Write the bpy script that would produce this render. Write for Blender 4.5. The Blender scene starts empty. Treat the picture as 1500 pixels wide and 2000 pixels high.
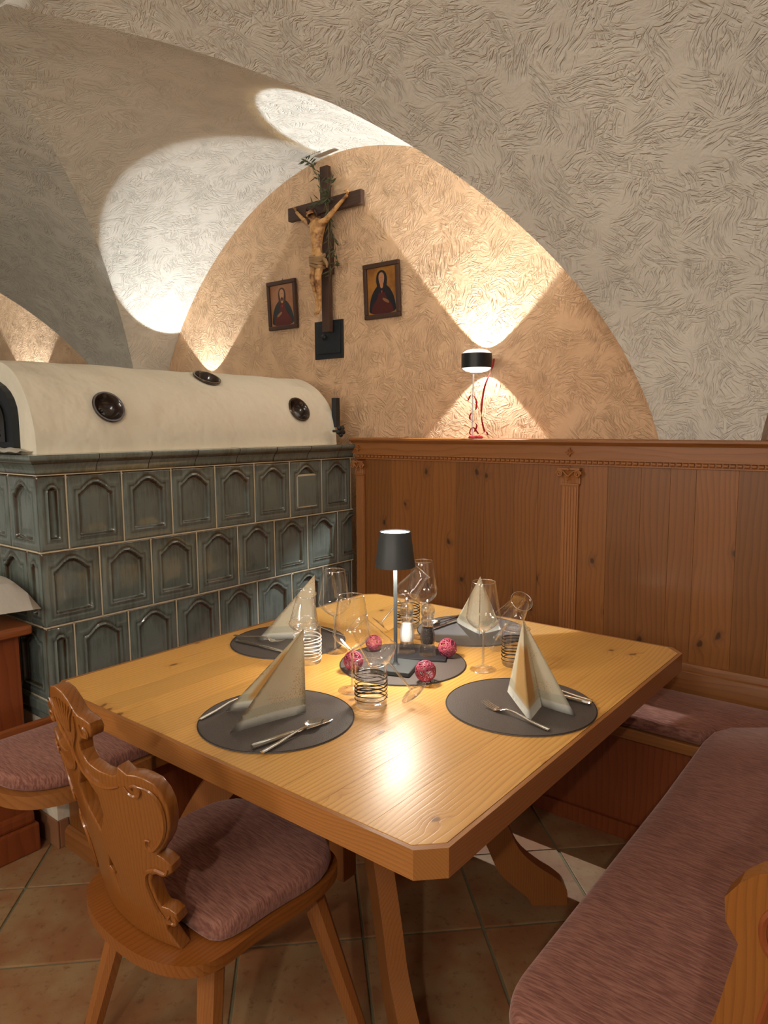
import bpy, bmesh, math, random
from mathutils import Vector, Matrix, Euler
random.seed(7)
PI = math.pi
S = bpy.context.scene
COL = S.collection

# ------------------------------------------------------------------ camera
cam_d = bpy.data.cameras.new('camera')
cam = bpy.data.objects.new('camera', cam_d)
COL.objects.link(cam)
S.camera = cam
F_PX = 1394.91
cam_d.sensor_fit = 'VERTICAL'
cam_d.sensor_height = 24.0
cam_d.lens = F_PX / 2000.0 * 24.0
cam_d.clip_start = 0.02
# camera axes in world space (x right, y down, z forward)
RX = Vector((0.78075634, 0.62480478, -0.00620721))
RY = Vector((0.06988526, -0.09719185, -0.99280904))
RZ = Vector((-0.62091512, 0.77470816, -0.1195478))
m = Matrix((RX, -RY, -RZ)).transposed().to_4x4()
m.translation = Vector((0, 0, 1.46))
cam.matrix_world = m

# ------------------------------------------------------------------ world, exposure, large lights
W = bpy.data.worlds.new('world')
S.world = W
W.use_nodes = True
W.node_tree.nodes['Background'].inputs[0].default_value = (1.0, 0.88, 0.76, 1)
W.node_tree.nodes['Background'].inputs[1].default_value = 0.21
S.view_settings.view_transform = 'Standard'
S.view_settings.look = 'None'
S.view_settings.gamma = 1
S.view_settings.use_curve_mapping = False
S.view_settings.exposure = 0.28


def light(name, kind, loc, energy, color, target=None, **kw):
    d = bpy.data.lights.new(name, kind)
    d.energy = energy
    d.color = color
    for k, v in kw.items():
        setattr(d, k, v)
    o = bpy.data.objects.new(name, d)
    COL.objects.link(o)
    o.location = loc
    if target is not None:
        o.rotation_euler = (Vector(target) - Vector(loc)).to_track_quat('-Z', 'Y').to_euler()
    return o


# ceiling fittings of the room behind the camera, out of frame
light('room_light', 'AREA', (.50, -1.5, 2.35), 58, (1.0, 0.90, 0.78), (-1.0, 1.4, 0.6), shape='DISK', size=0.12)
light('room_light', 'AREA', (-2.2, -1.3, 2.3), 11, (1.0, 0.88, 0.74), (-1.2, 1.8, 1.0), shape='DISK', size=0.7)
light('room_light', 'AREA', (-0.4, -0.9, 2.45), 11, (1.0, 0.90, 0.78), (-1.4, 2.0, 1.2), shape='DISK', size=0.7)

# wall washers of the room behind the camera, shining up into the vault
light('room_light', 'AREA', (-1.9, -1.6, 1.75), 14, (1.0, 0.89, 0.77), (.4, 2.6, 2.5), shape='DISK', size=0.5)
light('room_light', 'AREA', (-.2, -1.6, 1.75), 8, (1.0, 0.89, 0.77), (-2.6, 2.6, 2.3), shape='DISK', size=0.5)


# ------------------------------------------------------------------ helpers
def srgb(r, g, b):
    def f(c):
        c /= 255.0
        return c / 12.92 if c <= 0.04045 else ((c + 0.055) / 1.055) ** 2.4
    return (f(r), f(g), f(b), 1.0)


def tag(o, label=None, cat=None, group=None, kind=None):
    if label: o['label'] = label
    if cat: o['category'] = cat
    if group: o['group'] = group
    if kind: o['kind'] = kind
    return o


def empty(name, loc=(0, 0, 0), rz=0.0, label=None, cat=None, group=None, kind=None):
    o = bpy.data.objects.new(name, None)
    COL.objects.link(o)
    o.location = loc
    o.rotation_euler = (0, 0, rz)
    o.empty_display_size = 0.05
    return tag(o, label, cat, group, kind)


def obj(name, data, mat=None, parent=None, loc=None, rot=None, smooth=None, bevel=None, seg=2):
    """data: bmesh or mesh"""
    if isinstance(data, bmesh.types.BMesh):
        if bevel:
            es = [e for e in data.edges if len(e.link_faces) == 2 and e.calc_face_angle(0) > 0.5]
            bmesh.ops.bevel(data, geom=es, offset=bevel, segments=seg, profile=0.6, affect='EDGES', clamp_overlap=True)
        bmesh.ops.recalc_face_normals(data, faces=data.faces)
        me = bpy.data.meshes.new(name)
        data.to_mesh(me)
        data.free()
    else:
        me = data
    if smooth:
        me.polygons.foreach_set('use_smooth', [True] * len(me.polygons))
        if smooth != 'all':
            try:
                me.set_sharp_from_angle(angle=math.radians(38))
            except Exception:
                pass
    if mat is not None and len(me.materials) == 0:
        me.materials.append(mat)
    o = bpy.data.objects.new(name, me)
    COL.objects.link(o)
    if parent is not None: o.parent = parent
    if loc is not None: o.location = loc
    if rot is not None: o.rotation_euler = rot
    return o


def box(bm, x0, x1, y0, y1, z0, z1):
    r = bmesh.ops.create_cube(bm, size=1)
    for v in r['verts']:
        v.co = Vector((x0 + (v.co.x + .5) * (x1 - x0), y0 + (v.co.y + .5) * (y1 - y0), z0 + (v.co.z + .5) * (z1 - z0)))
    return r['verts']


def boxm(*a):
    bm = bmesh.new(); box(bm, *a); return bm


def prism(bm, pts, z0, z1):
    """extrude a CCW polygon pts (x,y) from z0 to z1"""
    n = len(pts)
    lo = [bm.verts.new((p[0], p[1], z0)) for p in pts]
    hi = [bm.verts.new((p[0], p[1], z1)) for p in pts]
    bm.faces.new(lo[::-1]); bm.faces.new(hi)
    for i in range(n):
        j = (i + 1) % n
        bm.faces.new((lo[i], lo[j], hi[j], hi[i]))
    return lo + hi


def lathe(bm, prof, n=32, mat=None, closed=False):
    """prof list of (r,z); makes surface of revolution about z"""
    M = mat or Matrix.Identity(4)
    rings = []
    for r, z in prof:
        if r < 1e-6:
            rings.append([bm.verts.new(M @ Vector((0, 0, z)))])
        else:
            rings.append([bm.verts.new(M @ Vector((r * math.cos(2 * PI * i / n), r * math.sin(2 * PI * i / n), z))) for i in range(n)])
    k = len(rings)
    for a in range(k if closed else k - 1):
        A, B = rings[a], rings[(a + 1) % k]
        for i in range(n):
            j = (i + 1) % n
            if len(A) == 1 and len(B) == 1: continue
            if len(A) == 1: bm.faces.new((A[0], B[i], B[j]))
            elif len(B) == 1: bm.faces.new((A[i], A[j], B[0]))
            else: bm.faces.new((A[i], A[j], B[j], B[i]))
    return bm


def tube(bm, pts, rad, n=8, cap=True, flat=1.0, closed=False):
    pts = [Vector(p) for p in pts]
    k = len(pts)
    rings = []
    up = None
    for i, p in enumerate(pts):
        if closed: d = pts[(i + 1) % k] - pts[i - 1]
        else: d = (pts[min(i + 1, k - 1)] - pts[max(i - 1, 0)])
        d = d.normalized() if d.length > 1e-9 else Vector((0, 0, 1))
        if up is None:
            a = Vector((0, 0, 1)) if abs(d.z) < .9 else Vector((1, 0, 0))
            up = (a - d * a.dot(d)).normalized()
        else:
            up = up - d * up.dot(d)
            up = up.normalized() if up.length > 1e-6 else d.orthogonal().normalized()
        s = d.cross(up)
        r = rad[i] if hasattr(rad, '__len__') else rad
        rings.append([bm.verts.new(p + s * (r * math.cos(2 * PI * j / n)) + up * (r * flat * math.sin(2 * PI * j / n))) for j in range(n)])
    for i in range(k if closed else k - 1):
        A, B = rings[i], rings[(i + 1) % k]
        for j in range(n):
            l = (j + 1) % n
            bm.faces.new((A[j], A[l], B[l], B[j]))
    if cap and not closed:
        bm.faces.new(rings[0][::-1]); bm.faces.new(rings[-1])
    return bm


def grid(bm, f, nu, nv, uvf=None):
    """f(i,j)->co for i in 0..nu, j in 0..nv"""
    V = [[bm.verts.new(f(i, j)) for j in range(nv + 1)] for i in range(nu + 1)]
    uvl = bm.loops.layers.uv.verify() if uvf else None
    for i in range(nu):
        for j in range(nv):
            idx = ((i, j), (i + 1, j), (i + 1, j + 1), (i, j + 1))
            vs = [V[a][b] for a, b in idx]
            if len({tuple(v.co) for v in vs}) < 3: continue
            try:
                fc = bm.faces.new(vs)
            except ValueError:
                continue
            if uvl:
                for lp, (a, b) in zip(fc.loops, idx):
                    lp[uvl].uv = uvf(a, b)
    return V


def chaikin(pts, n=2, closed=True):
    for _ in range(n):
        out = []
        k = len(pts)
        rng = range(k) if closed else range(k - 1)
        if not closed: out.append(pts[0])
        for i in rng:
            a, b = Vector(pts[i]), Vector(pts[(i + 1) % k])
            out += [tuple(a * .75 + b * .25), tuple(a * .25 + b * .75)]
        if not closed: out.append(pts[-1])
        pts = out
    return pts


def catmull(P, n=6):
    P = [Vector(p) for p in P]
    out = []
    for i in range(len(P) - 1):
        a = P[max(i - 1, 0)]; b = P[i]; c = P[i + 1]; d = P[min(i + 2, len(P) - 1)]
        for k in range(n):
            t = k / n
            out.append(0.5 * ((2 * b) + (c - a) * t + (2 * a - 5 * b + 4 * c - d) * t * t + (3 * b - a - 3 * c + d) * t ** 3))
    out.append(P[-1])
    return out


def copy_tree(o, parent=None):
    c = o.copy()
    COL.objects.link(c)
    c.parent = parent
    for ch in list(o.children):
        copy_tree(ch, c)
    return c


# ------------------------------------------------------------------ materials
class NT:
    def __init__(s, name):
        s.m = bpy.data.materials.new(name)
        s.m.use_nodes = True
        s.t = s.m.node_tree
        s.t.nodes.clear()
        s.out = s.t.nodes.new('ShaderNodeOutputMaterial')

    def n(s, typ, ins=None, **props):
        nd = s.t.nodes.new('ShaderNode' + typ)
        for k, v in props.items(): setattr(nd, k, v)
        for k, v in (ins or {}).items():
            sk = nd.inputs[k]
            if isinstance(v, bpy.types.NodeSocket): s.t.links.new(v, sk)
            else: sk.default_value = v
        return nd

    def math(s, op, a, b=0.0, clamp=False):
        nd = s.n('Math', {0: a, 1: b}, operation=op)
        nd.use_clamp = clamp
        return nd.outputs[0]

    def mix(s, f, a, b, mode='MIX'):
        nd = s.n('Mix', data_type='RGBA', blend_type=mode)
        for i, v in ((0, f), (6, a), (7, b)):
            if isinstance(v, bpy.types.NodeSocket): s.t.links.new(v, nd.inputs[i])
            else: nd.inputs[i].default_value = v
        return nd.outputs[2]

    def ramp(s, f, stops):
        nd = s.n('ValToRGB', {0: f})
        e = nd.color_ramp.elements
        while len(e) < len(stops): e.new(0.5)
        for el, (p, c) in zip(e, stops):
            el.position = p; el.color = c
        return nd.outputs[0]

    def smooth(s, f, a, b, c=0.0, d=1.0):
        nd = s.n('MapRange', {0: f, 1: a, 2: b, 3: c, 4: d}, interpolation_type='SMOOTHSTEP')
        return nd.outputs[0]

    def noise(s, vec, scale, detail=2.0, rough=.5, dist=0.0):
        return s.n('TexNoise', {'Vector': vec, 'Scale': scale, 'Detail': detail, 'Roughness': rough, 'Distortion': dist}).outputs[0]

    def bsdf(s, **ins):
        d = {}
        for k, v in ins.items(): d[k.replace('_', ' ')] = v
        b = s.n('BsdfPrincipled', d)
        s.t.links.new(b.outputs[0], s.out.inputs[0])
        return b

    def bump(s, h, strength=.3, dist=.01, normal=None):
        ins = {'Height': h, 'Strength': strength, 'Distance': dist}
        if normal is not None: ins['Normal'] = normal
        return s.n('Bump', ins).outputs[0]


def flat_mat(name, col, rough=.5, metal=0.0, emis=0.0, coat=0.0, spec=.5, bump=None):
    n = NT(name)
    ins = dict(Base_Color=col, Roughness=rough, Metallic=metal, Coat_Weight=coat, Specular_IOR_Level=spec)
    if bump:
        sc, st, di = bump
        v = n.n('TexCoord').outputs['Object']
        ins['Normal'] = n.bump(n.noise(v, sc, 3.0), st, di)
    b = n.bsdf(**ins)
    if emis:
        b.inputs['Emission Color'].default_value = col
        b.inputs['Emission Strength'].default_value = emis
    return n.m


def wood(name, light_c, dark_c, axis='Y', ring=60.0, rough=.38, coat=.25, knots=.35, tone=.22, bump=.12, fiber=.35, wavy=.03, coat_rough=.12, ct=.5):
    n = NT(name)
    tc = n.n('TexCoord').outputs['Object']
    rnd = n.n('ObjectInfo').outputs['Random']
    sp = n.n('SeparateXYZ', {0: tc})
    X, Y, Z = sp.outputs
    g, a, b = {'X': (X, Y, Z), 'Y': (Y, X, Z), 'Z': (Z, X, Y)}[axis]
    off = n.math('MULTIPLY', rnd, 13.7)
    g = n.math('ADD', g, off)
    b2 = n.math('ADD', b, off)
    lowv = n.n('CombineXYZ', {0: n.math('MULTIPLY', g, 1.6), 1: n.math('MULTIPLY', a, 6.0), 2: n.math('MULTIPLY', b2, 6.0)}).outputs[0]
    low = n.noise(lowv, 1.0, 2.0)
    kv = n.n('CombineXYZ', {0: n.math('MULTIPLY', g, 6.0), 1: n.math('MULTIPLY', a, 8.5), 2: n.math('MULTIPLY', b2, 3.0)}).outputs[0]
    kvn = n.n('VectorMath', {0: n.n('TexNoise', {'Vector': kv, 'Scale': 3.0}).outputs[1], 'Scale': .22}, operation='SCALE').outputs[0]
    kv2 = n.n('VectorMath', {0: kv, 1: kvn}, operation='ADD').outputs[0]
    vor = n.n('TexVoronoi', {'Vector': kv2, 'Scale': 1.0}, feature='F1', voronoi_dimensions='2D')
    d = vor.outputs['Distance']
    cr = n.n('SeparateXYZ', {0: vor.outputs['Color']}).outputs[0]
    gate = n.math('LESS_THAN', cr, knots)
    km = n.math('MULTIPLY', n.smooth(d, .045, .095, 1.0, 0.0), gate)
    kw = n.math('MULTIPLY', n.smooth(d, .03, .30, 1.0, 0.0), gate)
    aw = n.math('ADD', a, n.math('MULTIPLY', n.math('SUBTRACT', low, .5), wavy * 2))
    aw = n.math('ADD', aw, n.math('MULTIPLY', kw, .018))
    rr = n.math('ADD', aw, n.math('MULTIPLY', b, .7))
    t = n.math('FRACT', n.math('ADD', n.math('MULTIPLY', rr, ring), n.math('MULTIPLY', low, 2.0)))
    ringv = n.math('MULTIPLY', n.math('POWER', t, 2.5), n.smooth(t, .88, 1.0, 1.0, 0.0))
    ringv = n.math('MULTIPLY', ringv, n.math('ADD', .35, n.math('MULTIPLY', low, 1.1)))
    fv = n.n('CombineXYZ', {0: n.math('MULTIPLY', g, 9.0), 1: n.math('MULTIPLY', a, 420.0), 2: n.math('MULTIPLY', b, 420.0)}).outputs[0]
    fib = n.noise(fv, 1.0, 2.0)
    f = n.math('ADD', n.math('MULTIPLY', ringv, ct), n.math('MULTIPLY', n.math('SUBTRACT', fib, .4), fiber), clamp=True)
    col = n.mix(f, light_c, dark_c)
    kd = tuple(c * .42 for c in dark_c[:3]) + (1,)
    col = n.mix(n.math('MULTIPLY', kw, .35), col, dark_c)
    col = n.mix(n.math('MULTIPLY', km, .85), col, kd)
    tn = n.math('ADD', 1.0 - tone / 2, n.math('MULTIPLY', n.math('FRACT', n.math('MULTIPLY', rnd, 7.31)), tone))
    tn = n.math('MULTIPLY', tn, n.math('ADD', .88, n.math('MULTIPLY', low, .24)))
    hs = n.n('HueSaturation', {'Color': col, 'Value': tn, 'Hue': .5, 'Saturation': 1.0}).outputs[0]
    h = n.math('ADD', n.math('MULTIPLY', ringv, -.6), n.math('MULTIPLY', fib, .5))
    nr = n.bump(h, bump, .002)
    n.bsdf(Base_Color=hs, Roughness=rough, Coat_Weight=coat, Coat_Roughness=coat_rough, Normal=nr)
    return n.m


def stucco(name, col, strength=1.0, uv=True, col2=None, dist=.008):
    n = NT(name)
    tc = n.n('TexCoord')
    if uv:
        base = tc.outputs['UV']
    else:
        sp = n.n('SeparateXYZ', {0: tc.outputs['Object']})
        base = n.n('CombineXYZ', {0: sp.outputs[0], 1: sp.outputs[2], 2: 0.0}).outputs[0]
    warp = n.n('TexNoise', {'Vector': base, 'Scale': 6.0, 'Detail': 2.0}).outputs[1]
    wv = n.n('VectorMath', {0: warp, 1: (.5, .5, .5)}, operation='SUBTRACT').outputs[0]
    wv = n.n('VectorMath', {0: wv, 'Scale': .10}, operation='SCALE').outputs[0]
    v = n.n('VectorMath', {0: base, 1: wv}, operation='ADD').outputs[0]
    hs = []
    for sc, off in ((9.0, 0.0), (12.0, 3.3), (7.0, 8.1)):
        vo = n.n('VectorMath', {0: v, 1: (off, off * .7, 0)}, operation='ADD').outputs[0]
        vor = n.n('TexVoronoi', {'Vector': vo, 'Scale': sc}, feature='F1', voronoi_dimensions='2D')
        ang = n.math('MULTIPLY', n.n('SeparateXYZ', {0: vor.outputs['Color']}).outputs[0], 6.28)
        rv = n.n('VectorRotate', {'Vector': vo, 'Angle': ang}, rotation_type='Z_AXIS').outputs[0]
        mp = n.n('Mapping', {'Vector': rv, 'Scale': (15, 105, 1)}).outputs[0]
        nz = n.n('TexNoise', {'Vector': mp, 'Scale': 1.0, 'Detail': 2.0, 'Roughness': .55, 'Distortion': .35}).outputs[0]
        edge = n.smooth(vor.outputs['Distance'], .15, .62, 1.0, .0)
        r = n.smooth(nz, .48, .63)
        hs.append(n.math('MULTIPLY', r, edge))
    h = n.math('MAXIMUM', hs[0], n.math('MAXIMUM', hs[1], hs[2]))
    lump = n.noise(v, 26.0, 3.0, .6)
    gr = n.noise(v, 160.0, 2.0)
    h = n.math('ADD', h, n.math('ADD', n.math('MULTIPLY', lump, .75), n.math('MULTIPLY', gr, .10)))
    big = n.noise(base, 1.4, 2.0)
    c2 = col2 or tuple(c * .86 for c in col[:3]) + (1,)
    cc = n.mix(n.smooth(big, .3, .7), col, c2)
    nr = n.bump(h, strength, dist)
    n.bsdf(Base_Color=cc, Roughness=.85, Specular_IOR_Level=.25, Normal=nr)
    return n.m


def velvet(name, col, col2):
    n = NT(name)
    tc = n.n('TexCoord').outputs['Object']
    mp = n.n('Mapping', {'Vector': tc, 'Scale': (26, 260, 60), 'Rotation': (0, 0, .35)}).outputs[0]
    a = n.noise(mp, 1.0, 3.0, .6)
    b = n.noise(tc, 5.0, 2.0)
    f = n.math('ADD', n.smooth(a, .3, .72), n.math('MULTIPLY', n.math('SUBTRACT', b, .5), .8), clamp=True)
    c = n.mix(f, col2, col)
    n.bsdf(Base_Color=c, Roughness=.85, Sheen_Weight=.45, Sheen_Roughness=.4, Sheen_Tint=(1.0, .75, .7, 1), Specular_IOR_Level=.15, Normal=n.bump(a, .35, .003))
    return n.m


def thin_glass(name='thin_clear_glass', tint=(1, 1, 1, 1), base=.03):
    """single walled clear glass: passes light straight on, reflects more at grazing angles"""
    n = NT(name)
    lw = n.n('LayerWeight', {'Blend': .36}).outputs['Facing']
    f = n.math('ADD', base, n.math('MULTIPLY', n.math('POWER', lw, 2.2), .95), clamp=True)
    tr = n.n('BsdfTransparent', {0: n.mix(n.smooth(lw, .55, 1.0), tint, (.42, .44, .45, 1))}).outputs[0]
    gl = n.n('BsdfGlossy', {'Color': (1, 1, 1, 1), 'Roughness': .02}).outputs[0]
    mx = n.n('MixShader', {0: f, 1: tr, 2: gl})
    n.t.links.new(mx.outputs[0], n.out.inputs[0])
    return n.m


def solid_glass(name='solid_clear_glass'):
    n = NT(name)
    g = n.n('BsdfGlass', {'Color': (1, 1, 1, 1), 'Roughness': 0.0, 'IOR': 1.48}).outputs[0]
    tr = n.n('BsdfTransparent', {0: (.97, .98, .98, 1)}).outputs[0]
    mx = n.n('MixShader', {0: .45, 1: g, 2: tr})
    n.t.links.new(mx.outputs[0], n.out.inputs[0])
    return n.m


M_table = wood('pine_tabletop', srgb(226, 172, 88), srgb(184, 116, 46), 'Y', ring=75, rough=.36, coat=.5, knots=.2, tone=.16, bump=.20, fiber=.42, coat_rough=.36, ct=.7)
M_edge = wood('oak_edge_x', srgb(172, 112, 56), srgb(108, 60, 26), 'X', ring=190, rough=.35, coat=.3, knots=0, tone=.05)
M_edgeY = wood('oak_edge_y', srgb(172, 112, 56), srgb(108, 60, 26), 'Y', ring=190, rough=.35, coat=.3, knots=0, tone=.05)
M_leg = wood('oak_leg', srgb(158, 98, 48), srgb(108, 60, 26), 'Z', ring=150, rough=.35, coat=.3, knots=0, tone=.05)
M_panel = wood('pine_panel', srgb(144, 90, 40), srgb(88, 51, 20), 'Z', ring=48, rough=.42, coat=.15, knots=.30, tone=.34, bump=.12, ct=.5)
M_panelX = wood('pine_rail', srgb(154, 98, 48), srgb(106, 62, 28), 'X', ring=48, rough=.42, coat=.15, knots=.16, tone=.1)
M_carve = wood('carved_pine', srgb(164, 106, 56), srgb(128, 78, 38), 'Z', ring=120, rough=.5, coat=.1, knots=0, tone=.04)
M_chair = wood('oak_chair', srgb(144, 86, 33), srgb(90, 48, 17), 'Z', ring=110, rough=.30, coat=.4, knots=.0, tone=.04, wavy=.05, ct=.5)
M_seat = wood('oak_seat', srgb(144, 84, 33), srgb(88, 44, 15), 'Y', ring=85, rough=.28, coat=.45, knots=.06, tone=.04)
M_dark = wood('dark_pine', srgb(140, 70, 32), srgb(96, 40, 18), 'Z', ring=40, rough=.45, coat=.15, knots=.2, tone=.1)
M_darkY = wood('dark_pine_y', srgb(150, 84, 40), srgb(104, 50, 22), 'Y', ring=60, rough=.45, coat=.15, knots=.1, tone=.1)
M_black_wood = wood('old_dark_wood', srgb(74, 48, 34), srgb(36, 22, 16), 'Z', ring=80, rough=.6, coat=0, knots=0, tone=.1)
M_black_woodX = wood('old_dark_wood_x', srgb(70, 46, 34), srgb(34, 22, 16), 'X', ring=80, rough=.6, coat=0, knots=0, tone=.1)
M_peach = stucco('peach_stucco', srgb(232, 193, 155), .8, uv=False)
M_white = stucco('white_stucco', srgb(230, 225, 214), .72, uv=True, dist=.007)
M_plaster = flat_mat('smooth_plaster', srgb(232, 224, 204), .8, bump=(7, .6, .03))
M_rosy = velvet('rose_velvet', srgb(166, 116, 100), srgb(118, 76, 66))
M_thin = thin_glass(base=.075)
M_glass = solid_glass()


def bright_glass(name, amt, rough=.06):
    n = NT(name)
    tr = n.n('BsdfTransparent', {0: (.9, .92, .92, 1)}).outputs[0]
    gl = n.n('BsdfGlossy', {'Color': (1, 1, 1, 1), 'Roughness': rough}).outputs[0]
    mx = n.n('MixShader', {0: amt, 1: tr, 2: gl})
    n.t.links.new(mx.outputs[0], n.out.inputs[0])
    return n.m


M_rimg = bright_glass('fire_polished_rim', .62, .15)
M_stemg = bright_glass('glass_stem', .34, .08)
M_steel = flat_mat('polished_steel', (.78, .76, .72, 1), .14, 1.0)
M_lamp = flat_mat('lamp_grey', srgb(62, 66, 68), .5)
M_black = flat_mat('matte_black', srgb(22, 23, 26), .45)
M_hatch = flat_mat('black_iron', srgb(26, 32, 38), .5)
M_grout = flat_mat('stove_grout', srgb(208, 196, 168), .9)
M_red = flat_mat('red_ribbon', srgb(170, 20, 36), .4)
M_cloth = flat_mat('white_cloth', srgb(240, 236, 226), .9, bump=(60, .3, .004))


# ------------------------------------------------------------------ room shell: vault and walls
VC = dict(c=-2.563, a=1.709, b=1.673, zs=1.173, s=-.056, A=1.661, B=1.711, zm=1.052, Ym=2.796, n1=1.841, n2=1.899, k=.009)
Y_WALL = 2.85


def lun(th):
    ct, st = math.cos(th), max(math.sin(th), 0)
    x = VC['a'] * math.copysign(abs(ct) ** (2 / VC['n1']), ct)
    return x, VC['zs'] + VC['b'] * st ** (2 / VC['n1'])


def lunz(z0, y):
    d = Y_WALL - y
    return z0 + VC['s'] * d + VC['k'] * d * d


def barrel_y(z):
    u = min(max((z - VC['zm']) / VC['B'], 0), 1)
    return VC['Ym'] - VC['A'] * (1 - (1 - u ** VC['n2']) ** (1 / VC['n2']))


def groin(th):
    x, z0 = lun(th)
    y = 2.7
    for _ in range(80):
        y = .6 * y + .4 * barrel_y(lunz(z0, y))
    return x, y, lunz(z0, y)


NTH = 72
# finer sampling near the crown
THS = [PI / 2 * (1 - (1 - i / NTH) ** 1.5) for i in range(NTH + 1)]
GR = [groin(t) for t in THS]          # right half groin, spring -> crown
LZ = [lun(t) for t in THS]
arcl = [0.0]
for i in range(NTH):
    arcl.append(arcl[-1] + math.hypot(LZ[i + 1][0] - LZ[i][0], LZ[i + 1][1] - LZ[i][1]))
arcb = [0.0]
for i in range(NTH):
    arcb.append(arcb[-1] + math.hypot(GR[i + 1][1] - GR[i][1], GR[i + 1][2] - GR[i][2]))
BAYS = [VC['c'] - 2 * 3.51, VC['c'] - 3.51, VC['c'], 1.15]

ceil_root = empty('ceiling', (0, 0, 0), kind='structure')
ceil_root['label'] = 'white trowelled stucco groin vault over the table corner'
for cx in BAYS:
    bm = bmesh.new()
    NY = 24
    for sg in (1, -1):
        def f(i, j, sg=sg):
            x, z0 = LZ[i]
            yg = GR[i][1]
            y = Y_WALL + (yg - Y_WALL) * (j / NY)
            return (cx + sg * x, y, lunz(z0, y))

        def uvf(i, j, sg=sg):
            yg = GR[i][1]
            return (sg * (arcl[-1] - arcl[i]) + cx * 1.37, Y_WALL + (yg - Y_WALL) * (j / NY))
        grid(bm, f, NTH, NY, uvf)
    bmesh.ops.remove_doubles(bm, verts=bm.verts, dist=1e-5)
    obj('vault_web', bm, M_white, ceil_root, smooth='all')
edges = []
xs_left = [None] + BAYS
xs_right = BAYS + [None]
for cl, cr in zip(xs_left, xs_right):
    bm = bmesh.new()
    NX = 10

    def f(i, j):
        gx, gy, gz = GR[i]
        x0 = (cl + gx) if cl is not None else -11.5
        x1 = (cr - gx) if cr is not None else 4.0
        return (x0 + (x1 - x0) * j / NX, gy, gz)

    def uvf(i, j):
        p = f(i, j)
        return (p[0] + 31.0, arcb[i])
    grid(bm, f, NTH, NX, uvf)
    bmesh.ops.remove_doubles(bm, verts=bm.verts, dist=1e-5)
    obj('vault_web', bm, M_white, ceil_root, smooth='all')
# far side of the barrel, over and behind the camera
bm = bmesh.new()
yc, zc = GR[-1][1], GR[-1][2]
AP = [(yc - 3.4 * math.sin(t), zc - 1.2 * (1 - math.cos(t))) for t in [PI / 2 * i / 16 for i in range(17)]]
grid(bm, lambda i, j: (-11.5 + 15.5 * j / 20, AP[i][0], AP[i][1]), 16, 20, lambda i, j: (-11.5 + 15.5 * j / 20 + 31, arcb[-1] + i * .26))
obj('vault_web', bm, M_white, ceil_root, smooth='all')

wall = empty('wall_back', kind='structure')
wall['label'] = 'peach stucco end wall under the vault arches'
obj('plaster_face', boxm(-11.5, 4, Y_WALL, Y_WALL + .12, 0, 3.1), M_peach, wall)
# white reveal strip along the arch of the main and neighbouring bays is part of the vault web itself

# floor ---------------------------------------------------------------
fl = empty('floor', kind='structure')
n = NT('floor_grout')
n.bsdf(Base_Color=srgb(118, 112, 84), Roughness=.9, Normal=n.bump(n.noise(n.n('TexCoord').outputs['Object'], 90, 3), .4, .004))
obj('screed', boxm(-7, 3, -3.5, 2.85, -.06, -.004), n.m, fl)
n = NT('terracotta_tile')
tc = n.n('TexCoord').outputs['Object']
rnd = n.n('ObjectInfo').outputs['Random']
vv = n.n('VectorMath', {0: tc, 1: n.n('CombineXYZ', {0: n.math('MULTIPLY', rnd, 31.0), 1: n.math('MULTIPLY', rnd, 17.0), 2: 0.0}).outputs[0]}, operation='ADD').outputs[0]
a = n.noise(vv, 5.0, 3.0, .6)
b = n.noise(vv, 38.0, 4.0, .7)
c1 = n.mix(n.smooth(a, .36, .66), srgb(150, 102, 66), srgb(160, 130, 92))
c1 = n.mix(n.smooth(b, .52, .75), c1, srgb(128, 88, 58))
tone = n.math('ADD', .86, n.math('MULTIPLY', rnd, .24))
c1 = n.n('HueSaturation', {'Color': c1, 'Value': tone, 'Hue': .5, 'Saturation': 1.0}).outputs[0]
n.bsdf(Base_Color=c1, Roughness=.5, Normal=n.bump(n.math('ADD', a, n.math('MULTIPLY', b, .4)), .35, .004))
M_tile = n.m
P0 = Vector((-.987, 1.684)); pitch = .352
tm = None
for i in range(-12, 12):
    for j in range(-12, 12):
        c = P0 + Vector((.70711, .70711)) * (i + .5) * pitch + Vector((-.70711, .70711)) * (j + .5) * pitch
        if c.x < -3.4 or c.x > .75 or c.y > 2.72 or c.y < -.6: continue
        if c.x < -2.75 and c.y > 1.35: continue
        if tm is None:
            bm = boxm(-.172, .172, -.172, .172, -.012, 0)
            o = obj('floor_tile', bm, M_tile, fl, bevel=.003, seg=2)
            tm = o.data
        else:
            o = obj('floor_tile', tm, None, fl)
        o.location = (c.x, c.y, random.uniform(-.0006, .0006))
        o.rotation_euler = (0, 0, PI / 4 + random.choice((0, PI / 2, PI, -PI / 2)))

# ------------------------------------------------------------------ wainscot along the back wall
YP = 2.70
XW0, XW1 = -2.352, 1.6
wn = empty('trim_1', (0, YP, 0), kind='structure')
wn['label'] = 'knotty pine wainscot with carved pilasters along the back wall'
obj('backing', boxm(XW0, XW1, .02, .145, .30, 1.36), M_dark, wn)
bx = [-2.28, -2.116, -1.998, -1.881, -1.749, -1.603, -1.457, -1.345, -1.205, -1.051, -.922, -.815, -.725, -.585, -.47, -.34, -.20, -.05, .12, .27, .45]
for x0, x1 in zip(bx[:-1], bx[1:]):
    w = x1 - x0
    o = obj('board', boxm(-w / 2 + .0002, w / 2 - .0002, 0, .0205, .45, 1.33), M_panel, wn, loc=((x0 + x1) / 2, random.uniform(-.0004, .0004), 0), bevel=.0006, seg=1)
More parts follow.
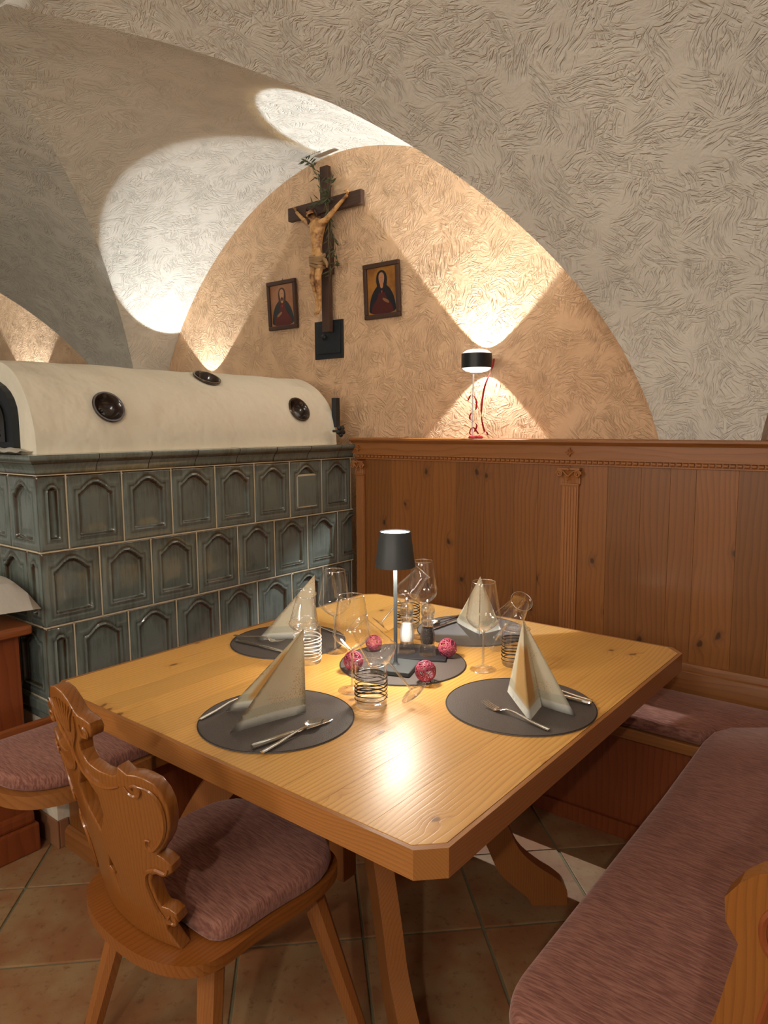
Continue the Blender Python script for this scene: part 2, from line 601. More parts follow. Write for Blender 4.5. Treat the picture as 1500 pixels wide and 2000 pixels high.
# frieze: ledge moulding and flat band
def extrude_x(prof, x0, x1):
    bm = bmesh.new()
    lo = [bm.verts.new((x0, p[0], p[1])) for p in prof]
    hi = [bm.verts.new((x1, p[0], p[1])) for p in prof]
    k = len(prof)
    bm.faces.new(lo); bm.faces.new(hi[::-1])
    for i in range(k):
        j = (i + 1) % k
        bm.faces.new((lo[i], hi[i], hi[j], lo[j]))
    return bm


bandp = [(.0, 1.325), (-.018, 1.325), (-.018, 1.378), (.02, 1.378), (.02, 1.325)]
obj('frieze_board', extrude_x([(-.018, 1.326), (-.018, 1.378), (.02, 1.378), (.02, 1.326)], XW0, XW1), M_panelX, wn, bevel=.001)
ledge = [(.148, 1.402), (.148, 1.378), (-.022, 1.378), (-.026, 1.383), (-.034, 1.386), (-.040, 1.392), (-.040, 1.400), (-.036, 1.403)]
obj('ledge', extrude_x(ledge, XW0, XW1), M_panelX, wn, smooth=True)
# rope / dentil moulding under the frieze
obj('moulding_strip', extrude_x([(-.012, 1.300), (-.012, 1.3045), (-.006, 1.3055), (-.006, 1.3205), (-.018, 1.3215), (-.018, 1.326), (.004, 1.326), (.004, 1.300)], XW0 + .02, XW1), M_carve, wn)
bm = bmesh.new()
x = XW0 + .03
while x < .45:
    vs = []
    N = 6
    for e in (0, 1):
        ring_ = []
        for q in range(N + 1):
            t = -PI / 2 + PI * q / N
            ring_.append(bm.verts.new((x + e * .0155, -.006 - .008 * math.cos(t), 1.313 + .0068 * math.sin(t))))
        vs.append(ring_)
    for q in range(N):
        bm.faces.new((vs[0][q], vs[1][q], vs[1][q + 1], vs[0][q + 1]))
    bm.faces.new(vs[0]); bm.faces.new(vs[1][::-1])
    x += .0225
o = obj('bead_row', bm, M_carve, wn, smooth=True)
o['kind'] = 'stuff'


def pilaster(x0, x1):
    pl = obj('pilaster', bmesh.new(), M_panel, wn)
    bpy.data.objects.remove(pl)
    bm = bmesh.new()
    box(bm, x0, x1, -.010, .004, .60, 1.222)
    w = x1 - x0
    for q in range(5):
        cx_ = x0 + w * (.16 + .17 * q)
        box(bm, cx_ - .0045, cx_ + .0045, -.0135, -.009, .62, 1.215)
    pl = obj('pilaster', bm, M_carve, wn, bevel=.0015)
    # capital: flared bell with volutes, leaf and abacus
    cx_ = (x0 + x1) / 2
    bm = bmesh.new()
    def bell(i, j):
        u = i / 10 * 2 - 1
        v = j / 8
        hw = (.5 * w) * (1.0 + .28 * v ** 2.5)
        dep = .012 + .016 * v ** 2 + (.0016 * math.cos(i * PI * 2 / 2))
        return (cx_ + u * hw, -dep * (1 - .25 * u * u), 1.228 + .052 * v)
    grid(bm, bell, 10, 8)
    box(bm, cx_ - w * .56, cx_ + w * .56, -.018, .002, 1.220, 1.2275)
    box(bm, cx_ - w * .66, cx_ + w * .66, -.03, .002, 1.282, 1.290)
    box(bm, cx_ - w * .60, cx_ + w * .60, -.01, .002, 1.226, 1.283)
    for sg in (-1, 1):
        sp = []
        for q in range(22):
            t = q / 21 * 3.4 * PI
            r = .0145 * (1 - q / 26)
            sp.append((cx_ + sg * (w * .55 + r * math.cos(t)), -.030, 1.266 + r * math.sin(t)))
        tube(bm, sp, .0035, 6)
        tube(bm, [(cx_ + sg * w * .55, -.028, 1.281), (cx_ + sg * w * .3, -.032, 1.276), (cx_ + sg * w * .1, -.033, 1.262), (cx_, -.034, 1.256)], .003, 6)
    bmesh.ops.create_icosphere(bm, subdivisions=1, radius=.0055, matrix=Matrix.Translation((cx_, -.033, 1.247)))
    bmesh.ops.create_icosphere(bm, subdivisions=1, radius=.0065, matrix=Matrix.Translation((cx_, -.033, 1.284)))
    obj('capital', bm, M_carve, wn, smooth=True)
    # rosette on the frieze above
    bm = bmesh.new()
    for q in range(8):
        t = q * PI / 4
        L = .019 if q % 2 == 0 else .013
        c_, s_ = math.cos(t), math.sin(t)
        tube(bm, [(cx_ + c_ * .003, -.020, 1.352 + s_ * .003), (cx_ + c_ * L * .6, -.024, 1.352 + s_ * L * .6), (cx_ + c_ * L, -.019, 1.352 + s_ * L)], [.002, .0042, .0015], 6)
    bmesh.ops.create_icosphere(bm, subdivisions=1, radius=.004, matrix=Matrix.Translation((cx_, -.022, 1.352)))
    obj('rosette', bm, M_carve, wn, smooth=True)


pilaster(-2.335, -2.282)
pilaster(-1.236, -1.166)
pilaster(-.10, -.03)
# base rail above the bench cushion
obj('base_rail', extrude_x([(.0, .472), (-.030, .472), (-.030, .552), (-.027, .556), (-.024, .557), (-.024, .562), (-.018, .575), (-.016, .583), (0, .584)], XW0 + .04, .45), M_panelX, wn, smooth=True)

# ------------------------------------------------------------------ tiled stove
XS, YS = -2.360, 1.115
st = empty('tiled_stove', (XS, YS, 0), label='grey-green glazed tile stove in the corner with a white plaster hood on top', cat='stove')
n = NT('glaze')
att = n.n('VertexColor', layer_name='wear').outputs[0]
tc = n.n('TexCoord').outputs['Object']
rnd = n.n('ObjectInfo').outputs['Random']
tv = n.n('VectorMath', {0: tc, 1: n.n('CombineXYZ', {0: n.math('MULTIPLY', rnd, 23.0), 1: n.math('MULTIPLY', rnd, 9.0), 2: 0.0}).outputs[0]}, operation='ADD').outputs[0]
mp = n.n('Mapping', {'Vector': tv, 'Scale': (90, 90, 9)}).outputs[0]
streak = n.noise(mp, 1.0, 3.0, .6)
bl = n.noise(tv, 9.0, 3.0)
f = n.math('ADD', n.n('SeparateXYZ', {0: att}).outputs[0], n.math('MULTIPLY', n.math('SUBTRACT', streak, .5), .55))
f = n.math('ADD', f, n.math('MULTIPLY', n.math('SUBTRACT', bl, .5), .55), clamp=True)
col = n.ramp(f, [(0.0, srgb(112, 122, 116)), (.28, srgb(82, 90, 84)), (.50, srgb(72, 64, 48)), (.8, srgb(66, 44, 28)), (1.0, srgb(28, 18, 12))])
hh = n.math('ADD', n.math('MULTIPLY', streak, .4), n.noise(tv, 30.0, 2.0))
n.bsdf(Base_Color=col, Roughness=.22, Coat_Weight=.8, Coat_Roughness=.07, Normal=n.bump(hh, .25, .004))
M_glaze = n.m


def tile_mesh(w, h, half=False, cover=False):
    """glazed tile facing +X: y in 0..w, z in 0..h"""
    nu = 22 if half else 44
    nv = 54
    m_ = .034 if not half else .030
    hw = w / 2 - m_
    zb, spring, rise = .036, h - .062 if not half else h - .055, .032
    def top(t):
        t = abs(t)
        if half:
            return spring + hw * math.sqrt(max(0, 1 - min(t, 1) ** 2))
        if t > .86: return spring
        return spring + (rise + .004) * (.5 + .5 * math.cos(PI * t / .86)) ** .55
    def dist(y, z):
        dx = y - w / 2
        t = dx / hw
        d = min(hw - abs(dx), z - zb, (top(min(max(t, -1), 1)) - z) * .8)
        return d
    bm = bmesh.new()
    cl = bm.loops.layers.color.new('wear')
    hts, wear = {}, {}
    for i in range(nu + 1):
        for j in range(nv + 1):
            y, z = w * i / nu, h * j / nv
            e = min(y, w - y, z, h - z)
            d = dist(y, z)
            x_ = 0.0
            x_ -= .004 * max(0, 1 - e / .005) ** 2
            x_ += .0052 * math.exp(-((d - .001) / .0032) ** 2)
            s_ = min(max((d - .003) / .009, 0), 1); s_ = s_ * s_ * (3 - 2 * s_)
            x_ -= .012 * s_
            if d > .012: x_ += .004 * min((d - .012) / .03, 1)
            x_ += .0022 * math.exp(-((d + .016) / .005) ** 2)
            wr = .12
            wr += .75 * math.exp(-((d - .007) / .003) ** 2)
            wr += .45 * math.exp(-((d + .007) / .003) ** 2)
            wr += .5 * max(0, 1 - e / .008)
            if d > .005: wr += .42 * max(0, 1 - (spring + rise - z) / .10)
            else: wr += .42 * max(0, (z - h * .72) / (h * .28))
            wr -= .12 * math.exp(-((d - .0005) / .0022) ** 2)
            hts[i, j] = x_; wear[i, j] = min(max(wr, 0), 1)
    V = {}
    for k_, x_ in hts.items():
        V[k_] = bm.verts.new((x_, w * k_[0] / nu, h * k_[1] / nv))
    for i in range(nu):
        for j in range(nv):
            ks = ((i, j), (i + 1, j), (i + 1, j + 1), (i, j + 1))
            fc = bm.faces.new([V[q] for q in ks])
            for lp, q in zip(fc.loops, ks):
                lp[cl] = (wear[q], wear[q], wear[q], 1)
    # sides and back
    border = [(i, 0) for i in range(nu + 1)] + [(nu, j) for j in range(1, nv + 1)] + [(i, nv) for i in range(nu - 1, -1, -1)] + [(0, j) for j in range(nv - 1, 0, -1)]
    bk = [bm.verts.new((-.025, V[q].co.y, V[q].co.z)) for q in border]
    for q in range(len(border)):
        r = (q + 1) % len(border)
        fc = bm.faces.new((V[border[q]], bk[q], bk[r], V[border[r]]))
        for lp in fc.loops: lp[cl] = (.8, .8, .8, 1)
    me = bpy.data.meshes.new('tile')
    bm.to_mesh(me); bm.free()
    me.polygons.foreach_set('use_smooth', [True] * len(me.polygons))
    try: me.set_sharp_from_angle(angle=math.radians(60))
    except Exception: pass
    me.materials.append(M_glaze)
    return me


G = .0035
TW, TH = .2093, .258
t_full = tile_mesh(TW - G, TH - G)
t_half = tile_mesh(.1012 - G, TH - G, half=True)
rows = [(1.045, 0), (.787, 1), (.529, 0)]
LEN = YP - YS - .004
for z0, odd in rows:
    y = 0.0
    if not odd:
        o = obj('stove_tile', t_half, None, st, loc=(.0, y + G / 2, z0 + G / 2)); y += .1012
    k_ = 0
    while y < LEN - .02:
        if y + TW <= LEN + .02:
            o = obj('stove_tile', t_full, None, st, loc=(0, y + G / 2, z0 + G / 2))
            if z0 > 1.0 and k_ == 5:
                # a flat cover plate set into this one
                bm = boxm(-.002, .004, .045, TW - .045, .045, .185)
                o2 = obj('cover_plate', bm, M_glaze, o, bevel=.002)
                bm = bmesh.new()
                box(bm, -.004, .0015, .038, TW - .040, .185, .193); box(bm, -.004, .0015, .037, .045, .040, .19)
                box(bm, -.004, .0015, .037, TW - .04, .036, .045)
                obj('cement_rim', bm, M_grout, o)
        else:
            ww = LEN - y
            sc = obj('stove_tile', t_full, None, st, loc=(0, y + G / 2, z0 + G / 2))
            # cut piece at the wainscot
            bm = bmesh.new(); bm.from_mesh(t_full)
            bmesh.ops.bisect_plane(bm, geom=bm.verts[:] + bm.edges[:] + bm.faces[:], plane_co=(0, ww - G, 0), plane_no=(0, 1, 0), clear_outer=True)
            me = bpy.data.meshes.new('tile'); bm.to_mesh(me); bm.free()
            me.materials.append(M_glaze)
            sc.data = me
        y += TW; k_ += 1
    # left return (faces -Y), running towards -X
    x = -.003
    first = True
    while x > -1.0:
        half = first and odd
        w_ = .1012 if half else TW
        o = obj('stove_tile', t_half if half else t_full, None, st, loc=(x - w_ + G / 2, .0, z0 + G / 2), rot=(0, 0, -PI / 2))
        x -= w_; first = False
# mesh faces +X with y to the right; rotated -90deg it faces -Y with y -> +X
core = bmesh.new()
box(core, -1.02, -.0150, .0150, LEN, .529, 1.3045)
obj('core', core, M_grout, st)
gb = bmesh.new()
for z0, odd in rows:
    box(gb, -.0152, -.0022, 0, LEN, z0 - .0026, z0 + .0026)
    box(gb, -1.02, 0, .0022, .0152, z0 - .0026, z0 + .0026)
    y = 0.0 if odd else .1012
    while y < LEN:
        if y > .01: box(gb, -.0152, -.0022, y - .0026, y + .0026, z0, z0 + TH)
        y += TW
    x = -(.1012 if odd else TW)
    while x > -1.02:
        box(gb, x - .0026, x + .0026, .0022, .0152, z0, z0 + TH)
        x -= TW
box(gb, -.0152, -.001, 0, LEN, 1.3025, 1.3062)
box(gb, -1.02, 0, .001, .0152, 1.3025, 1.3062)
obj('grout_joints', gb, M_grout, st)
# dark plinth moulding and white plaster base with tiled skirting
bm = bmesh.new()
box(bm, -1.02, .012, -.012, LEN, .485, .527)
box(bm, -1.02, .004, -.004, LEN, .455, .486)
obj('plinth_moulding', bm, M_glaze, st, bevel=.006)
obj('base', boxm(-1.02, 0, 0, LEN, 0, .456), M_plaster, st)
n = NT('skirting_tile')
n.bsdf(Base_Color=srgb(150, 104, 72), Roughness=.5)
M_skirt = n.m
obj('skirting', boxm(-1.02, .008, -.008, .0, 0, .10), M_skirt, st, bevel=.003)
obj('skirting', boxm(.0, .008, .001, .035, 0, .10), M_skirt, st, bevel=.003)
# cornice tiles: moulded profile (outward, z)
cp = [(-.03, 1.3065), (.001, 1.3065), (.003, 1.312), (.004, 1.318), (.008, 1.330), (.016, 1.342), (.022, 1.346), (.022, 1.350), (.027, 1.353), (.031, 1.358), (.032, 1.368), (.029, 1.372), (-.03, 1.374)]


def cornice_mesh(L, mitre0=False):
    bm = bmesh.new()
    cl = bm.loops.layers.color.new('wear')
    nseg = 6
    R_ = []
    for s_ in range(nseg + 1):
        t = s_ / nseg
        r = []
        for q, (d, z) in enumerate(cp):
            y = L * t
            if mitre0 and s_ == 0: y = -d
            r.append(bm.verts.new((d, y, z)))
        R_.append(r)
    for s_ in range(nseg):
        for q in range(len(cp) - 1):
            fc = bm.faces.new((R_[s_][q], R_[s_ + 1][q], R_[s_ + 1][q + 1], R_[s_][q + 1]))
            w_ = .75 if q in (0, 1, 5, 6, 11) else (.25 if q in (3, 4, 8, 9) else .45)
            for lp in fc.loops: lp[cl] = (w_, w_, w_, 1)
    for r in (R_[0], R_[-1]):
        fc = bm.faces.new(r)
        for lp in fc.loops: lp[cl] = (.9, .9, .9, 1)
    bmesh.ops.recalc_face_normals(bm, faces=bm.faces)
    me = bpy.data.meshes.new('cornice')
    bm.to_mesh(me); bm.free()
    me.polygons.foreach_set('use_smooth', [True] * len(me.polygons))
    try: me.set_sharp_from_angle(angle=math.radians(50))
    except Exception: pass
    me.materials.append(M_glaze)
    return me


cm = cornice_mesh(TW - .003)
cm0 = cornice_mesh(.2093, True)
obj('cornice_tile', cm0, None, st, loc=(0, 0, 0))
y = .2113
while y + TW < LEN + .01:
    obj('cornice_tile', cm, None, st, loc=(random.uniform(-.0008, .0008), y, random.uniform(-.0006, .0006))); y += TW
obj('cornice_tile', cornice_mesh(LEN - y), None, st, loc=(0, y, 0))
# left side: mirror of the pieces
cmm = bmesh.new(); cmm.from_mesh(cm0)
for v in cmm.verts: v.co = Vector((-v.co.y, -v.co.x, v.co.z))
bmesh.ops.reverse_faces(cmm, faces=cmm.faces)
me = bpy.data.meshes.new('cornice'); cmm.to_mesh(me); cmm.free()
me.materials.append(M_glaze)
obj('cornice_tile', me, None, st)
x = -.2113
while x > -1.0:
    obj('cornice_tile', cm, None, st, loc=(x - TW + .003, 0, 0), rot=(0, 0, -PI / 2)); x -= TW
obj('top_slab', boxm(-1.02, -.02, .02, LEN, 1.30, 1.372), M_plaster, st)
# plaster hood (barrel shape) with round ceramic openings and an iron oven door
HX, HZ, HR, HH = -.385, 1.372, .325, .335       # centre relative to stove root
NYH, NAH = 40, 40
bm = bmesh.new()
y0h, y1h = .035, 1.528


def hood(i, j):
    t = PI * i / NAH
    c_, s_ = math.cos(t), math.sin(t)
    x_ = HX + HR * math.copysign(abs(c_) ** .92, c_)
    z_ = HZ + HH * s_ ** .92
    yy = y0h + (y1h - y0h) * j / NYH
    wv = .003 * math.sin(yy * 9 + t * 3) + .002 * math.sin(yy * 23 + t * 7)
    return (x_ + wv * c_, yy, z_ + wv * s_ * .7)


V = grid(bm, hood, NAH, NYH)
bm.faces.new([V[i][0] for i in range(NAH + 1)])
bm.faces.new([V[i][NYH] for i in range(NAH, -1, -1)])
for j in range(NYH):
    bm.faces.new((V[0][j], V[0][j + 1], V[NAH][j + 1], V[NAH][j]))
hood_o = obj('plaster_hood', bm, M_plaster, st)
rounds = [(.325, 27), (.875, 62), (1.305, 28)]
cut = bmesh.new()
frames = []
for yy, deg in rounds:
    t = math.radians(deg)
    c_, s_ = math.cos(t), math.sin(t)
    p = Vector((HX + HR * c_ ** .92, yy, HZ + HH * s_ ** .92))
    nrm = Vector((c_ / HR, 0, s_ / HH)).normalized()
    M_ = Matrix.Translation(p) @ nrm.to_track_quat('Z', 'Y').to_matrix().to_4x4()
    frames.append(M_)
    bmesh.ops.create_cone(cut, cap_ends=True, segments=32, radius1=.056, radius2=.056, depth=.10, matrix=M_)
cutter = obj('cutter', cut, None, st)
md = hood_o.modifiers.new('cut', 'BOOLEAN')
md.operation = 'DIFFERENCE'; md.object = cutter; md.solver = 'EXACT'
bpy.context.view_layer.update()
dg = bpy.context.evaluated_depsgraph_get()
nm = bpy.data.meshes.new_from_object(hood_o.evaluated_get(dg))
hood_o.modifiers.clear()
hood_o.data = nm
nm.polygons.foreach_set('use_smooth', [True] * len(nm.polygons))
nm.set_sharp_from_angle(angle=math.radians(40))
bpy.data.objects.remove(cutter)
M_bowl = flat_mat('brown_ceramic', srgb(58, 46, 40), .18, coat=.5)
for q, M_ in enumerate(frames):
    bm = bmesh.new()
    lathe(bm, [(.054, -.03), (.060, .0), (.063, .005), (.061, .009), (.055, .009), (.050, .004), (.046, -.012), (.036, -.030), (.018, -.040), (0, -.042)], 40, M_)
    r_ = obj('round_vent', bm, M_bowl, hood_o, smooth=True)
    bm = bmesh.new()
    lathe(bm, [(.0, -.039), (.008, -.038), (.008, -.028), (.004, -.024), (0, -.024)], 16, M_ @ Matrix.Translation((-.012, 0, 0)))
    # small knob moulded in the bowl: kept inside the vent mesh
    bmesh.ops.recalc_face_normals(bm, faces=bm.faces)
    tmp = bpy.data.meshes.new('t'); bm.to_mesh(tmp); bm.free()
    b2 = bmesh.new(); b2.from_mesh(r_.data); b2.from_mesh(tmp); b2.to_mesh(r_.data); b2.free()
    r_.data.polygons.foreach_set('use_smooth', [True] * len(r_.data.polygons))
# oven door on the end face of the hood
dx = HX - .0
def arch(w, h0, h1, n_=14):
    pts = [(w, h0)]
    for i in range(n_ + 1):
        t = PI * i / n_
        pts.append((w * math.cos(t), h1 + (w * .62) * math.sin(t)))
    pts.append((-w, h0))
    return pts


def plate_y(pts, y0, y1, cx_, z0=0):
    bm = bmesh.new()
    lo = [bm.verts.new((cx_ + p[0], y0, z0 + p[1])) for p in pts]
    hi = [bm.verts.new((cx_ + p[0], y1, z0 + p[1])) for p in pts]
    bm.faces.new(lo); bm.faces.new(hi[::-1])
    k_ = len(pts)
    for i in range(k_):
        j = (i + 1) % k_
        bm.faces.new((lo[i], hi[i], hi[j], lo[j]))
    return bm


door_ = obj('oven_door', plate_y(arch(.215, .0, .125), .012, .036, dx, HZ + .006), M_hatch, hood_o, bevel=.004)
M_soot = flat_mat('sooty_glass', srgb(10, 10, 11), .12)
obj('door_glass', plate_y(arch(.165, .035, .105), .006, .0125, dx, HZ + .006), M_soot, hood_o, bevel=.002)
bm = bmesh.new()
for k_ in range(5):
    s_ = .03 + .022 * k_
    tube(bm, [(dx + .13, .005, HZ + .06 + .02 * k_), (dx + .11 - s_ * .3, .003, HZ + .10 + .018 * k_), (dx + .08, .004, HZ + .13 + .012 * k_)], [.001, .005, .001], 6)
obj('iron_ornament', bm, M_black, hood_o, smooth=True)
# iron slide and valve wheel on the wall end
obj('iron_slide', boxm(.018, .046, 1.50, 1.532, 1.455, 1.60), M_hatch, st, loc=(-.10, .02, 0), bevel=.003)
bm = bmesh.new()
Mk = Matrix.Translation((.005, 1.49, 1.437)) @ Matrix.Rotation(PI / 2, 4, 'Y')
for q in range(5):
    t = q * 2 * PI / 5
    bmesh.ops.create_icosphere(bm, subdivisions=2, radius=.012, matrix=Mk @ Matrix.Translation((.018 * math.cos(t), .018 * math.sin(t), 0)))
lathe(bm, [(0, -.05), (.006, -.05), (.006, .0), (.014, .002), (.014, .01), (0, .012)], 16, Mk)
obj('valve_knob', bm, M_black, st, smooth=True)

# folded white napkin lying on the cornice
bm = bmesh.new()
def nap(i, j):
    u, v = i / 14, j / 10
    return (-.50 + .42 * u, -.022 + .055 * v, .004 + .022 * math.exp(-((u - .35) / .28) ** 2) * (1 - abs(2 * v - 1) ** 3) + .012 * math.exp(-((u - .8) / .14) ** 2) * (1 - abs(2 * v - 1) ** 3) + .002 * math.sin(u * 30 + v * 9))
grid(bm, nap, 14, 10)
bmesh.ops.solidify(bm, geom=bm.faces[:], thickness=.003)
o = obj('cloth', bm, M_cloth, loc=(XS, YS, 1.3765), smooth=True)
tag(o, 'small folded white cloth lying on the stove cornice below the iron oven door', 'cloth')

# ------------------------------------------------------------------ benches
def cushion(pts, z0, z1, r=.02, n_=6):
    """rounded slab from polygon"""
    bm = bmesh.new()
    P = [Vector((p[0], p[1])) for p in pts]
    k_ = len(P)
    cen = sum(P, Vector((0, 0))) / k_
    def inset(d):
        out = []
        for i in range(k_):
            a_, b_, c_ = P[i - 1], P[i], P[(i + 1) % k_]
            e1 = (b_ - a_).normalized(); e2 = (c_ - b_).normalized()
            n1 = Vector((-e1.y, e1.x)); n2 = Vector((-e2.y, e2.x))
            nn = (n1 + n2)
            nn = nn / max(nn.length_squared, .3) * 2 * .5 * 2
            out.append(b_ + nn * d * .5 * 1.0)
        return out
    rings = []
    for q in range(n_ + 1):
        t = -PI / 2 + PI * q / n_
        d = r * (1 - math.cos(t))
        z = (z0 + z1) / 2 + (z1 - z0) / 2 * math.sin(t)
        rings.append([bm.verts.new((p.x, p.y, z)) for p in inset(d)])
    for q in range(n_):
        for i in range(k_):
            j = (i + 1) % k_
            bm.faces.new((rings[q][i], rings[q][j], rings[q + 1][j], rings[q + 1][i]))
    # crowned top
    prev = rings[-1]
    for s_, dz in ((.75, .004), (.4, .007)):
        cur = [bm.verts.new((cen.x + (v.co.x - cen.x) * s_, cen.y + (v.co.y - cen.y) * s_, z1 + dz)) for v in rings[-1]]
        for i in range(k_):
            j = (i + 1) % k_
            bm.faces.new((prev[i], prev[j], cur[j], cur[i]))
        prev = cur
    bm.faces.new(prev)
    bm.faces.new(rings[0][::-1])
    return bm


# bench along the wainscot
bw = empty('corner_bench', (-1.3, 2.5, 0), label='pine bench with dusty rose cushion running under the wainscot behind the table', cat='bench')
o_ = Vector((-1.3, 2.5))
def rel(pts, o_=o_): return [(p[0] - o_.x, p[1] - o_.y) for p in pts]
cb = [(-2.33, 2.325), (-.575, 2.325), (-.555, 2.37), (-.43, 2.475), (-.13, 2.53), (-.13, 2.662), (-2.33, 2.662)]
cb = rel(cb)
obj('cushion', cushion(cb, .437, .483, .022), M_rosy, bw, smooth='all')
obj('seat_board', boxm(-1.035, 1.17, -.185, .195, .40, .436), M_panelX, bw, bevel=.004)
obj('front_panel', boxm(-1.03, 1.15, -.105, -.085, .06, .40), M_dark, bw)
obj('plinth', boxm(-1.03, 1.15, -.12, -.084, 0.001, .06), M_dark, bw)

# bench on the right
br = empty('side_bench', (-.32, 1.6, 0), label='bench with long dusty rose cushion in the right foreground beside the table', cat='bench')
o2 = Vector((-.32, 1.6))
pts = [(p.x, p.y) for p in catmull([(-.535, 1.06), (-.533, 1.02), (-.52, .975), (-.492, .942), (-.45, .925)], 4)] + [ (-.13, .925), (-.13, 2.50), (-.40, 2.447), (-.505, 2.362), (-.535, 2.30), (-.543, 2.2), (-.535, 1.8), (-.535, 1.4)]
cu = obj('cushion', cushion(rel(pts, o2)[::1], .452, .512, .026), M_rosy, br, smooth='all')
obj('seat_board', boxm(-.195, .185, -.66, .70, .405, .440), M_seat, br, bevel=.006)
obj('front_panel', boxm(-.125, -.105, -.62, .68, .001, .405), M_dark, br)
obj('backrest', boxm(.20, .225, -.66, .90, .44, .95), M_dark, br, bevel=.003)
# scroll-cut end cheek at the near end
ck = [(-.30, .30), (-.30, .46), (-.265, .50), (-.235, .58), (-.205, .66), (-.187, .73), (-.175, .79), (-.168, .825), (-.184, .850), (-.186, .880), (-.170, .905), (-.150, .925), (-.11, .945), (-.06, .955), (-.02, .955), (-.02, .30)]
ck = [(p[0] + .32, p[1]) for p in ck]
bm = plate_y(ck[::-1], -.70, -.668, 0)
cheek = obj('end_cheek', bm, M_chair, br, bevel=.006)
bm = bmesh.new()
tube(bm, catmull([(p[0] + .045, -.702, p[1] - .01) for p in ck[3:11]], 5), .005, 6)
obj('carved_groove', bm, M_dark, br, smooth=True)

# bench in front of the stove
bs = empty('stove_bench', (-2.15, 1.6, 0), label='low bench with dusty rose cushion built in front of the tiled stove at left', cat='bench')
o3 = Vector((-2.15, 1.6))
out = [(-1.90, 2.28)] + [(p.x, p.y) for p in catmull([(-1.90, 1.04), (-1.912, .94), (-1.95, .865), (-2.01, .822), (-2.09, .803), (-2.20, .80)], 5)] + [(-2.34, .80), (-2.34, 2.28)]
out = rel(out, o3)[::-1]
ins = [(-1.915, 2.26)] + [(p.x, p.y) for p in catmull([(-1.915, 1.04), (-1.926, .95), (-1.962, .88), (-2.018, .838), (-2.09, .82), (-2.20, .817)], 5)] + [(-2.315, .817), (-2.315, 2.26)]
bm = bmesh.new(); prism(bm, out, .395, .435)
obj('seat_board', bm, M_panelX, bs, bevel=.006)
obj('cushion', cushion(rel(ins, o3)[::-1], .437, .480, .018), M_rosy, bs, smooth='all')
obj('back_rail', boxm(-.198, -.176, -.80, .68, .436, .490), M_darkY, bs, bevel=.003)
obj('end_panel', boxm(-.195, .10, -.45, -.425, .001, .395), M_panel, bs, bevel=.002)
obj('end_panel_moulding', extrude_x([(-.47, .001), (-.47, .055), (-.462, .068), (-.452, .075), (-.4505, .075), (-.4505, .001)], -.20, .11), M_panelX, bs)
obj('front_panel', boxm(.085, .10, -.42, .68, .001, .395), M_dark, bs)

# ------------------------------------------------------------------ side cabinet at the left edge
cb_ = empty('side_cabinet', (-2.75, .90, 0), label='dark red-brown wooden cabinet at the left edge under a white cloth', cat='cabinet')
obj('body', boxm(-.30, .322, -.45, .155, .10, .772), M_dark, cb_, bevel=.003)
obj('plinth', boxm(-.32, .350, -.47, .17, .001, .10), M_dark, cb_, bevel=.006)
obj('plinth_moulding', boxm(-.31, .338, -.46, .163, .10, .145), M_dark, cb_, bevel=.012)
bm = boxm(-.33, .365, -.48, .185, .772, .806)
obj('worktop', bm, M_darkY, cb_, bevel=.012, seg=3)
bm = bmesh.new()
def clo(i, j):
    u, v = i / 24, j / 24
    x_ = -3.05 + .70 * u; y_ = .45 + .65 * v
    e = max(abs(2 * u - 1), abs(2 * v - 1))
    z_ = .975 - .016 * (u) - .085 * max(0, (e - .84) / .16) ** 1.3 - .018 * max(0, u + v - 1.6)
    return (x_, y_, z_ + .0035 * math.sin(11 * u + 7 * v) + .002 * math.sin(31 * u - 13 * v))
grid(bm, clo, 24, 24)
bmesh.ops.solidify(bm, geom=bm.faces[:], thickness=.004)
tag(obj('cloth', bm, M_cloth, smooth=True), 'white cloth draped over the stack on the dark cabinet at the left edge', 'cloth')
tag(obj('box', boxm(-3.0, -2.50, .52, .98, .8065, .880), M_dark, bevel=.004), 'dark wooden box under the white cloth on the cabinet at left', 'box')

# ------------------------------------------------------------------ dining table
TX0, TX1, TY0, TY1, CH = -1.911, -.617, .895, 2.277, .043
tb = empty('dining_table', ((TX0 + TX1) / 2, (TY0 + TY1) / 2, 0), label='square pine dining table with clipped corners, set for four', cat='table')
tcx, tcy = tb.location.x, tb.location.y
def octo(d):
    x0, x1, y0, y1 = TX0 + d - tcx, TX1 - d - tcx, TY0 + d - tcy, TY1 - d - tcy
    c_ = CH - d * .414
    c_ = CH
    return [(x0 + c_, y0), (x1 - c_, y0), (x1, y0 + c_), (x1, y1 - c_), (x1 - c_, y1), (x0 + c_, y1), (x0, y1 - c_), (x0, y0 + c_)]
OUT, INN = octo(0), octo(.0095)
for i in range(8):
    j = (i + 1) % 8
    bm = bmesh.new()
    e = .0
    prism(bm, [OUT[i], OUT[j], INN[j], INN[i]], .705, .7595)
    ax = 'x' if i in (0, 4) else 'y'
    o = obj('edge_strip', bm, M_edge if i in (0, 1, 3, 4, 5, 7) else M_edgeY, tb, bevel=.0022)
inn2 = octo(.0105)
xs = [-.6345]
random.seed(3)
while xs[-1] < .50: xs.append(xs[-1] + random.uniform(.088, .122))
xs[-1] = .6365 if xs[-1] > .56 else xs[-1]
if xs[-1] != .6365: xs.append(.6365)
bm0 = bmesh.new(); prism(bm0, inn2, .712, .7602)
me0 = bpy.data.meshes.new('t'); bm0.to_mesh(me0); bm0.free()
